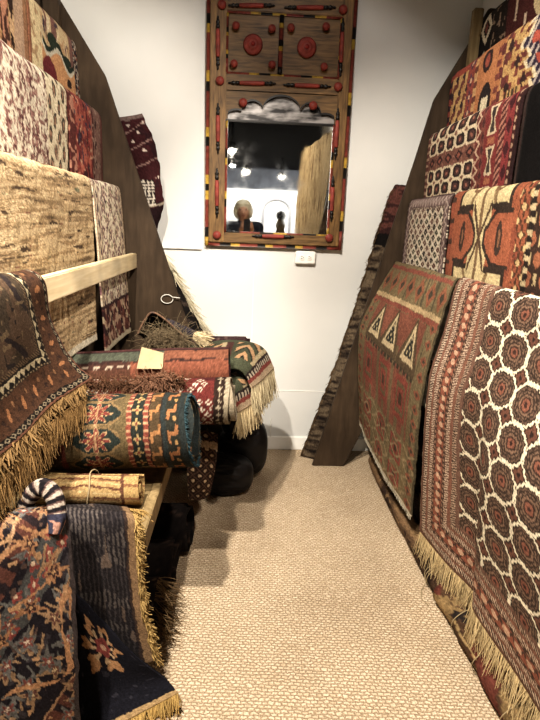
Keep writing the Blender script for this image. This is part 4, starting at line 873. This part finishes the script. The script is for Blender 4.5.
# green kilim with two fringed ends spilling towards the aisle
cg = pg([[(180, 372, 2.20), (185, 354, 2.42), (188, 345, 2.64)], [(226, 368, 2.22), (230, 350, 2.42), (233, 340, 2.64)], [(242, 371, 2.25), (253, 356, 2.44), (262, 347, 2.64)], [(252, 388, 2.27), (264, 378, 2.45), (274, 368, 2.64)]])
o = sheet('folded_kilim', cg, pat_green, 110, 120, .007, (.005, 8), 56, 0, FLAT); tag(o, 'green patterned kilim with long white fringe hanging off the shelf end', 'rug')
Q = o_edges[o.name]; fringe(o, Q[-1], (.10, -.02, -1), .125, (196, 182, 150), 300, .28, .4, .0045, 13)
cg2 = pg([[(200, 394, 2.14), (210, 386, 2.26), (218, 378, 2.40)], [(229, 386, 2.14), (239, 379, 2.26), (247, 373, 2.40)], [(237, 413, 2.14), (250, 405, 2.26), (259, 397, 2.40)]])
f2 = sheet('lower_fold', cg2, pat_green, 90, 70, .007, (.004, 8), 57, 0, FLAT, parent=o)
Q = o_edges['lower_fold']; fringe(f2, Q[-1], (.05, -.02, -1), .105, (196, 178, 142), 260, .28, .4, .0045, 14)
o = roll('rolled_rug', P(150, 342, y=2.78), P(248, 342, y=2.78), .036, plain((62, 40, 44), .3, (96, 70, 66)), 2.6, 60, 40, .95, .008, seed=58); tag(o, 'thin plum brown rolled rug at the back of the left heap', 'rug')
o = roll('rolled_rug', P(165, 322, y=2.62), P(197, 336, y=2.55), .028, plain((44, 42, 58), .3, (70, 62, 70)), 2.6, 60, 40, .95, .007, seed=59); tag(o, 'small navy rolled rug with a cream fringed end near the wire loop', 'rug')
Q = o_edges[o.name]; fringe(o, Q[:, -1], (.8, -.1, -.25), .075, (214, 196, 160), 150, .5, .3, .004, 15)
ct = pg([[(137, 334, 2.40), (145, 320, 2.40), (153, 313, 2.40), (168, 322, 2.40), (186, 338, 2.40)], [(141, 336, 2.60), (150, 324, 2.60), (158, 318, 2.60), (172, 326, 2.60), (190, 340, 2.60)], [(145, 340, 2.8), (153, 330, 2.8), (162, 326, 2.8), (176, 332, 2.8), (192, 342, 2.8)]])
def pat_tent(u, v, W, H):
    K = base(u, (34, 32, 40)); put(K, u < .05, (214, 204, 186)); put(K, (u < .025), (60, 46, 44)); put(K, (v < .02), (120, 86, 64)); put(K, (u > .05) & (vn(u*40, v*40, 3) > .8), (90, 70, 64)); return worn(K, u, v, .2, 6)
o = sheet('folded_rug', ct, pat_tent, 70, 60, .008, (.003, 8), 60, 0, WOOL); tag(o, 'small black rug folded like a tent with a tangled grey fringe', 'rug')
fringe(o, np.array([P(148, 336, y=2.36), P(168, 340, y=2.34), P(188, 340, y=2.34)]), (.15, -.8, .1), .13, (116, 102, 82), 240, 1.5, .5, .0020, 16, .4, 'tangled_fringe', 0, .75)
fringe(o, np.array([P(152, 332, y=2.42), P(182, 337, y=2.42)]), (.3, -.6, .4), .12, (140, 126, 102), 150, 1.6, .6, .0020, 17, .4, 'tangled_fringe', 0, .75)
# dark rugs filling the shelf and the floor below it
GD = 'dark rolls packed on and under the left shelf'
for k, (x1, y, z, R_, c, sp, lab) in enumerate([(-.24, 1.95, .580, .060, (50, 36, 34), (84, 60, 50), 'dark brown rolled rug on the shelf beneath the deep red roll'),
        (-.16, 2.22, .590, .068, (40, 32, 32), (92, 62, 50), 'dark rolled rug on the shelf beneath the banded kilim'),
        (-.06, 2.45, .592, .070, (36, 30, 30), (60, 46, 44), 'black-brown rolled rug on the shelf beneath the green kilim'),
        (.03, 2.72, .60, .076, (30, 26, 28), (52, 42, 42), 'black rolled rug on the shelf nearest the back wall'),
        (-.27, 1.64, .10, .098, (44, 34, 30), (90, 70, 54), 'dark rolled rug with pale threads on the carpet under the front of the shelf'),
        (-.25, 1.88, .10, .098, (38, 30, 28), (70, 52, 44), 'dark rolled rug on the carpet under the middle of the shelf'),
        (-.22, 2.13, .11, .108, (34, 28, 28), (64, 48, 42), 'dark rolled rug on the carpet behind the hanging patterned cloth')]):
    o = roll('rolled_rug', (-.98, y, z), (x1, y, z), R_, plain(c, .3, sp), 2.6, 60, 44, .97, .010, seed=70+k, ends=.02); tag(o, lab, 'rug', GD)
    if k == 4:
        Q = o_edges[o.name]; fringe(o, Q[:120, -1], (1, -.2, -.4), .09, (120, 100, 74), 110, .9, .6, .003, 18)
def bundle(name, c, r, seed, label, mat):
    """slumped soft bundle with folds"""
    n, m = 90, 60; th = np.linspace(0, 2*PI, n); ph = np.linspace(.02, PI-.02, m); T, F_ = np.meshgrid(th, ph)
    d = np.stack([np.sin(F_)*np.cos(T), np.sin(F_)*np.sin(T), np.cos(F_)], -1); e = .75
    s_ = np.sign(d)*np.abs(d)**e
    w_ = .5-.5*np.cos(T)   # seam blended at T = 0
    nz = (np.abs(fbm(T*1.7+2*np.sin(F_*2), F_*4.2, seed, 3)-.5)*2.2+.10*np.abs(np.sin(T*5+2.5*np.sin(F_*3+seed))))*w_+.25*(1-w_)
    Q = np.array(c)+s_*np.array(r)*(1-.42*nz+.10)[..., None]
    Q[..., 2] = np.maximum(Q[..., 2], c[2]-r[2]+.004)
    K = worn(base(T, (24, 22, 24)), T, F_, .4, seed)
    o = link_mesh(name, Q.reshape(-1, 3), gridf(m, n)[:, ::-1], mat, None, K.reshape(-1, 3)); tag(o, label, 'bundle'); return o
bundle('black_bundle', (-.09, 2.66, .105), (.16, .10, .105), 3, 'soft black bundle slumped on the carpet, front one of two under the left heap', M_BAG)
bundle('black_bundle', (.015, 2.862, .18), (.135, .105, .175), 8, 'soft black bundle against the wall below the white fringe, with pleats', M_BAG)
o = roll('rolled_rug', (-.25, 2.80, .415), (.07, 2.80, .415), .066, plain((24, 22, 24), .35), 2.6, 60, 50, .92, .010, seed=82, wr=.016); tag(o, 'soft black roll between the green kilim fringe and the floor bundles', 'rug')
cu = pg([[(186, 428, 2.12), (200, 430, 2.12), (217, 434, 2.14)], [(188, 445, 2.08), (202, 447, 2.08), (217, 449, 2.10)], [(187, 470, 2.08), (201, 473, 2.08), (214, 473, 2.11)], [(188, 500, 2.10), (199, 500, 2.10), (209, 496, 2.12)]])
o = sheet('hanging_rug', cu, pat_under, 60, 90, .007, (.006, 10), 61, 0, WOOL); tag(o, 'small brown patterned rug end hanging in the shade below the red roll', 'rug')

# navy rug with its ragged back outwards, a corner turned over at the floor
nv_ = pg([[(50, 506, 1.56), (95, 505, 1.56), (128, 506, 1.56)], [(52, 507, 1.47), (98, 509, 1.47), (131, 512, 1.47)], [(54, 518, 1.385), (100, 518, 1.385), (134, 520, 1.39)], [(56, 560, 1.375), (104, 565, 1.375), (138, 568, 1.38)], [(58, 610, 1.37), (108, 615, 1.37), (144, 618, 1.375)], [(60, 680, 1.36), (114, 672, 1.365), (155, 660, 1.37)]])
o = sheet('hanging_rug', nv_, pat_nback, 110, 190, .007, (.006, 7), 62, 0, WOOL, rag=.012); tag(o, 'navy rug hung back side out over the shelf edge with gold fringe', 'rug')
Q = o_edges[o.name]; fringe(o, Q[45:, -1], (.8, -.35, -.35), .030, (176, 148, 98), 460, .8, .5, .005, 19); fringe(o, Q[38:60, 10:][:, ::4].reshape(-1, 3)[:24], (.3, -.8, -.2), .03, (190, 150, 96), 40, 1, .5, .004, 20, name='fringe')
nc = pg([[(66, 585, 1.345), (88, 604, 1.345), (107, 627, 1.345)], [(66, 640, 1.33), (104, 652, 1.33), (142, 661, 1.33)], [(66, 700, 1.30), (105, 694, 1.31), (166, 679, 1.335)], [(66, 760, 1.20), (112, 729, 1.255), (178, 693, 1.30)]])
c_ = sheet('turned_corner', nc, pat_ncorner, 110, 120, .008, (.004, 7), 63, 0, WOOL, parent=o)
o_lab = c_; c_['label'] = 'navy corner with one large orange flower'
Q = o_edges['turned_corner']; fringe(c_, Q[-1], (.15, -.35, -.9), .05, (186, 156, 100), 260, .5, .5, .005, 21)
nf = pg([[(-90, 560, 1.20), (-40, 545, 1.22), (10, 522, 1.28), (56, 512, 1.34)], [(-90, 552, 1.10), (-40, 540, 1.12), (12, 514, 1.18), (60, 505, 1.26)], [(-90, 565, 1.0), (-40, 556, 1.03), (14, 530, 1.10), (66, 516, 1.20)], [(-90, 620, .96), (-40, 610, .99), (16, 590, 1.06), (72, 577, 1.16)],
         [(-90, 690, .94), (-40, 680, .97), (14, 662, 1.03), (76, 655, 1.13)], [(-90, 780, .93), (-40, 775, .96), (18, 765, 1.01), (81, 745, 1.11)], [(-90, 900, .92), (-40, 890, .95), (18, 880, 1.0), (84, 850, 1.09)]])
o = sheet('hanging_rug', nf, pat_navyfl, 230, 360, .009, (.014, 5), 64, .1, WOOL, rag=.006); tag(o, 'navy floral rug with orange leaves in the lower left corner, nearest of all', 'rug')
tubecloth('curled_edge', [P(20, 520, y=1.20), P(29, 498, y=1.20), P(42, 487, y=1.20), P(54, 496, y=1.19), P(57, 516, y=1.17), P(54, 534, y=1.15)], [.016, .019, .021, .021, .020, .014], pat_wstripe, parent=o)['label'] = 'curled edge with white stripes'

# ------------------------------------------------------------------ what the mirror sees behind the camera
gsh = lambda x0, x1, ya, yb, zt: [[(x0+.03, yb, zt-.05), (x0+.03, ya, zt-.05)], [(x0, yb, zt), (x0, ya, zt)], [((x0+x1)/2-.03, yb, zt/2), ((x0+x1)/2-.03, ya, zt/2)], [(x1, yb, .004), (x1, ya, .004)]]
o = sheet('leaning_rug', [[(1.03, -.95, 2.45), (.90, -3.1, 2.48)], [(1.0, -.95, 2.50), (.87, -3.1, 2.53)], [(.95, -.95, 1.3), (.83, -3.1, 1.3)], [(.90, -.95, .004), (.80, -3.1, .004)]][::1], pat_gold, 160, 120, .012, (.02, 3), 90, 0, WOOL); tag(o, 'tall golden rug leaning by the right wall, seen in the mirror', 'rug')
o = sheet('leaning_rug', gsh(1.0, .84, -.2, -.85, 2.48), pat_gold, 70, 120, .012, (.02, 3), 91, 0, WOOL); tag(o, 'narrow golden brown rug leaning next to the tall golden one, in the mirror', 'rug')
M_BULB = mat_emit('warm bulb', (255, 244, 226), 60)
for k, (x, y, z) in enumerate([(-.28, -3.3, 2.62), (-.05, -7.0, 2.62), (.85, -8.2, 2.62), (-.35, -6.2, 2.66)]):
    tl = empty('track_light', (x, y, z)); tag(tl, 'black ceiling spotlight with a glowing bulb, seen in the mirror', 'ceiling light', 'ceiling spotlights behind the camera')
    MB().tube([(x, y, z+.08), (x, y, 3.05)], .012, 8).build('stem', M_BLACK, tl, True)
    MB().lathe((x, y, z), [(.05, .10), (.06, .06), (.075, 0), (.078, -.01), (.07, -.01), (.055, .05)], 'z', 20).build('lamp_shade', M_BLACK, tl, True)
    MB().lathe((x, y, z), [(.01, .03), (.05, .02), (.06, -.02), (.04, -.05), (.004, -.06)], 'z', 16).build('bulb', M_BULB, tl, True)
# carved post with a dark ball finial
px_, py_ = .62, -3.9
fp = empty('carved_post', (px_, py_, 0)); tag(fp, 'tan carved wooden post with a dark ball on top, seen in the mirror', 'post')
MB().lathe((px_, py_, 0), [(.16, 0), (.16, .04), (.08, .07), (.06, .3), (.09, .5), (.06, .7), (.08, 1.0), (.11, 1.2), (.07, 1.32), (.09, 1.4), (.05, 1.5)], 'z', 20).build('shaft', M_POST, fp, True)
MB().lathe((px_, py_, 1.57), [(.03, -.08), (.075, -.05), (.09, 0), (.07, .06), (.004, .09)], 'z', 20).build('ball_finial', M_BLACK, fp, True)
# arch outline on the far white wall
b = MB(); b.tube([(.48, -10.96, 0), (.48, -10.96, 1.75)]+[(.90-.42*math.cos(t), -10.96, 1.75+.42*math.sin(t)**.8) for t in np.linspace(.05, PI-.05, 24)]+[(1.32, -10.96, 1.75), (1.32, -10.96, 0)], .035, 10)
tag(b.build('arch_frame', mat_plain('grey stone', (150, 150, 152), .8, .1, .1, 5), None, True), 'grey pointed arch frame on the far white wall, seen in the mirror', 'arch')

# ------------------------------------------------------------------ the photographer
def capsule(bm, a, b_, ra, rb, n=14):
    a, b_ = np.array(a, float), np.array(b_, float); d = b_-a; L = np.linalg.norm(d); d = d/L
    up = np.array([0, 0, 1.]) if abs(d[2]) < .9 else np.array([1., 0, 0]); s = np.cross(d, up); s /= np.linalg.norm(s); c = np.cross(s, d)
    rings = [(-math.cos(t)*ra, math.sin(t)*ra) for t in np.linspace(.15, PI/2, 4)]+[(L+math.sin(t)*rb, math.cos(t)*rb) for t in np.linspace(0, PI/2-.15, 4)]
    vs = [[bm.verts.new(a+d*h+r*(math.cos(2*PI*k/n)*s+math.sin(2*PI*k/n)*c)) for k in range(n)] for h, r in rings]
    for i in range(len(vs)-1):
        for k in range(n): bm.faces.new((vs[i][k], vs[i][(k+1) % n], vs[i+1][(k+1) % n], vs[i+1][k]))
    bm.faces.new(vs[0][::-1]); bm.faces.new(vs[-1])
def ellip(bm, c, r):
    g = bmesh.ops.create_uvsphere(bm, u_segments=20, v_segments=14, radius=1)
    for v in g['verts']: v.co = Vector((c[i]+v.co[i]*r[i] for i in range(3)))
def fused(name, build, mat, parent, vox, sm=4):
    bm = bmesh.new(); build(bm); bmesh.ops.recalc_face_normals(bm, faces=bm.faces[:])
    b = MB(); b.bm(bm); o = link_mesh(name, np.array(b.v), b.f, mat, parent)
    m = o.modifiers.new('fuse', 'REMESH'); m.mode = 'VOXEL'; m.voxel_size = vox; m.use_smooth_shade = True
    s = o.modifiers.new('soft', 'SMOOTH'); s.iterations = sm; s.factor = .5
    return o
M_SKIN = mat_plain('skin', (206, 160, 132), .55, .3, .04, 20); M_HAIR = mat_plain('grey blond hair', (222, 206, 178), .7, .2, .2, 60, .4, 0, (4, 4, 1))
M_JAC = mat_plain('charcoal jacket', (50, 52, 58), .85, .1, .15, 60, .2); M_JEAN = mat_plain('dark jeans', (44, 52, 74), .85, .1, .15, 60, .2); M_SHOE = mat_plain('black shoe leather', (26, 24, 24), .5, .3, .1, 30)
M_PHONE = mat_plain('black phone body', (22, 22, 24), .25, .5, .05, 10); M_EYE = mat_plain('dark eye', (40, 30, 26), .2, .5, .05, 20); M_LIP = mat_plain('lips', (176, 106, 98), .5, .3, .05, 20)
bx, by = -.05, -.42
man = empty('person', (bx, by, 0)); tag(man, 'person with short grey blond hair and dark jacket holding a phone, seen in the mirror', 'person')
SH = [(bx+s*.18, by, 1.36) for s in (-1, 1)]; EL = [(bx+s*.25, by+.10, 1.12) for s in (-1, 1)]; WR = [(.05+s*.055-.05+.0, -.09, 1.345) for s in (-1, 1)]
HIP = [(bx+s*.09, by, .84) for s in (-1, 1)]; KN = [(bx+s*.10, by+.02, .45) for s in (-1, 1)]; AN = [(bx+s*.11, by-.01, .08) for s in (-1, 1)]
HC = (bx, by+.02, 1.545)
def torso(bm, e=0.0):
    for a in ((0, .88, .150, .105), (0, 1.0, .145, .10), (0, 1.15, .155, .105), (0, 1.28, .165, .105)): ellip(bm, (bx, by, a[1]), (a[2]+e, a[3]+e, .12+e*.5))
    capsule(bm, SH[0], SH[1], .062+e, .062+e)
def body(bm):
    torso(bm); capsule(bm, (bx, by+.0, 1.36), (bx, by+.01, 1.47), .055, .050)
    ellip(bm, HC, (.074, .092, .112)); ellip(bm, (bx, by+.055, 1.485), (.048, .045, .045))
    capsule(bm, (bx, by+.108, 1.56), (bx, by+.126, 1.525), .009, .014); ellip(bm, (bx, by+.092, 1.497), (.030, .014, .014))
    for s in (-1, 1):
        ellip(bm, (bx+s*.076, by+.01, 1.54), (.010, .020, .032)); ellip(bm, (bx+s*.030, by+.085, 1.582), (.022, .016, .008))
    for s in (0, 1):
        capsule(bm, SH[s], EL[s], .048, .038); capsule(bm, EL[s], WR[s], .038, .025)
        capsule(bm, HIP[s], KN[s], .085, .055); capsule(bm, KN[s], AN[s], .055, .038); capsule(bm, AN[s], (AN[s][0], AN[s][1]+.15, .04), .035, .03)
        sg = -1 if s == 0 else 1; hx = sg*.050
        capsule(bm, WR[s], (hx*1.02, -.045, 1.385), .026, .024); capsule(bm, (hx*1.02, -.055, 1.365), (hx*1.02, -.04, 1.405), .020, .018)
        for k in range(4):
            z = 1.358+.019*k; l = (.9, 1, 1, .8)[k]
            capsule(bm, (hx*1.08, -.045, z), (hx*1.08, -.018, z+.003), .0088, .0082); capsule(bm, (hx*1.08, -.018, z+.003), (hx*(1.0-.18*l), -.004, z+.005), .0082, .0072)
        capsule(bm, (hx*1.05, -.060, 1.36), (hx*.80, -.050, 1.395), .0115, .0095); capsule(bm, (hx*.80, -.050, 1.395), (hx*.52, -.034, 1.410), .0095, .0085)
bodyo = fused('body', body, M_SKIN, man, .0065, 3)
def jacket(bm):
    torso(bm, .014)
    for s in (0, 1):
        capsule(bm, SH[s], EL[s], .062, .052); w = np.array(EL[s])+(np.array(WR[s])-np.array(EL[s]))*.86; capsule(bm, EL[s], w, .052, .040)
    capsule(bm, (bx, by-.005, 1.38), (bx, by-.002, 1.42), .068, .062)
fused('jacket', jacket, M_JAC, man, .011, 4)
def trousers(bm):
    ellip(bm, (bx, by, .88), (.165, .12, .12))
    for s in (0, 1): capsule(bm, HIP[s], KN[s], .097, .068); capsule(bm, KN[s], (AN[s][0], AN[s][1], .12), .068, .056)
fused('trousers', trousers, M_JEAN, man, .012, 4)
for s in (0, 1):
    def shoe(bm, s=s): capsule(bm, (AN[s][0], AN[s][1]-.02, .046), (AN[s][0], AN[s][1]+.17, .040), .044, .038); capsule(bm, (AN[s][0], AN[s][1], .05), (AN[s][0], AN[s][1], .10), .048, .045)
    fused('shoe', shoe, M_SHOE, man, .010, 3)
def hair(bm):
    ellip(bm, (bx, by-.005, 1.60), (.105, .105, .092)); ellip(bm, (bx, by-.045, 1.53), (.105, .08, .11))
    for s in (-1, 1): ellip(bm, (bx+s*.090, by-.005, 1.545), (.030, .05, .075)); ellip(bm, (bx+s*.035, by+.066, 1.632), (.045, .035, .024))
fused('hair', hair, M_HAIR, man, .009, 3)
for s in (-1, 1): MB().lathe((bx+s*.030, by+.098, 1.562), [(.002, .006), (.009, .004), (.011, 0), (.009, -.004)], 'y', 12).build('eye', M_EYE, man, True)
b = MB(); b.tube([(bx-.024, by+.1035, 1.497), (bx, by+.108, 1.495), (bx+.024, by+.1035, 1.497)], [.003, .006, .003], 8); b.build('mouth', M_LIP, man, True)
ph = empty('phone', (0, -.012, 1.33)); tag(ph, 'black phone held up in both hands by the reflected person', 'phone')
MB().box((-.038, -.022, 1.30), (.038, -.012, 1.455), .004).build('phone_body', M_PHONE, ph); MB().box((-.034, -.0228, 1.306), (.034, -.0219, 1.449), .0004).build('phone_screen', mat_plain('phone screen', (60, 64, 70), .15, .5, .05, 5), ph)

# ------------------------------------------------------------------ light
def lamp(kind, name, loc, target, power, size, c=(1, .87, .70), angle=70, blend=.6):
    l = bpy.data.lights.new(name, kind); l.energy = power; l.color = c
    o = bpy.data.objects.new(name, l); C.objects.link(o); o.location = loc
    o.rotation_euler = (Vector(target)-Vector(loc)).to_track_quat('-Z', 'Y').to_euler()
    if kind == 'SPOT': l.shadow_soft_size = size; l.spot_size = math.radians(angle); l.spot_blend = blend
    elif kind == 'AREA': l.size = size
    else: l.shadow_soft_size = size
    return o
WARM = (1, .91, .79)
lamp('SPOT', 'ceiling_or_fill_spot', (.60, .40, 2.95), (-.75, 1.95, 1.75), 380, .04, WARM, 66, .5)
lamp('SPOT', 'ceiling_or_fill_spot', (-.48, .75, 2.95), (.62, 1.85, .75), 380, .03, WARM, 92, .5)
lamp('SPOT', 'ceiling_or_fill_spot', (.15, 1.65, 2.97), (.15, 3.24, 1.15), 26, .05, (1, .95, .90), 84, .35)
lamp('SPOT', 'ceiling_or_fill_spot', (-.55, -.15, 2.95), (.42, 1.75, 0), 340, .03, WARM, 58, .5)
lamp('SPOT', 'ceiling_or_fill_spot', (.25, .75, 2.97), (.2, -1.6, 1.3), 70, .04, (1, .94, .86), 80, .5)  # added fill spot, brightens the person and golden rug in the mirror
for x_ in (-2.2, 0, 2.2): lamp('SPOT', 'store_or_fill_light', (x_, -8.6, 3.0), (x_, -11, .9), 420, .03, (1, .97, .92), 120)
lamp('SPOT', 'store_or_fill_light', (-.5, -2.6, 2.98), (1.0, -1.8, 1.4), 160, .04, angle=100)  # extra spot added to brighten the golden rugs behind the camera
lamp('SPOT', 'store_or_fill_light', (-.2, -5.0, 3.0), (.2, -4.5, 0), 160, .04, angle=130)
w = bpy.data.worlds.new('store ambience'); bpy.context.scene.world = w; w.use_nodes = True
w.node_tree.nodes['Background'].inputs[0].default_value = (1, .93, .84, 1); w.node_tree.nodes['Background'].inputs[1].default_value = .09

# ------------------------------------------------------------------ camera
cd_ = bpy.data.cameras.new('camera'); cam = bpy.data.objects.new('camera', cd_); C.objects.link(cam)
cd_.sensor_fit = 'VERTICAL'; cd_.sensor_height = 36; cd_.lens = 36*FPX/720; cd_.clip_start = .02; cd_.clip_end = 60
from mathutils import Matrix
M = Matrix(((Rv[0], Uv[0], -Fv[0], 0), (Rv[1], Uv[1], -Fv[1], 0), (Rv[2], Uv[2], -Fv[2], CZ), (0, 0, 0, 1)))
cam.matrix_world = M
bpy.context.scene.camera = cam
vs = bpy.context.scene.view_settings
vs.view_transform = 'Standard'; vs.look = 'Medium High Contrast'; vs.exposure = .10
bpy.context.scene.cycles.use_denoising = True
bpy.context.scene.cycles.max_bounces = 8
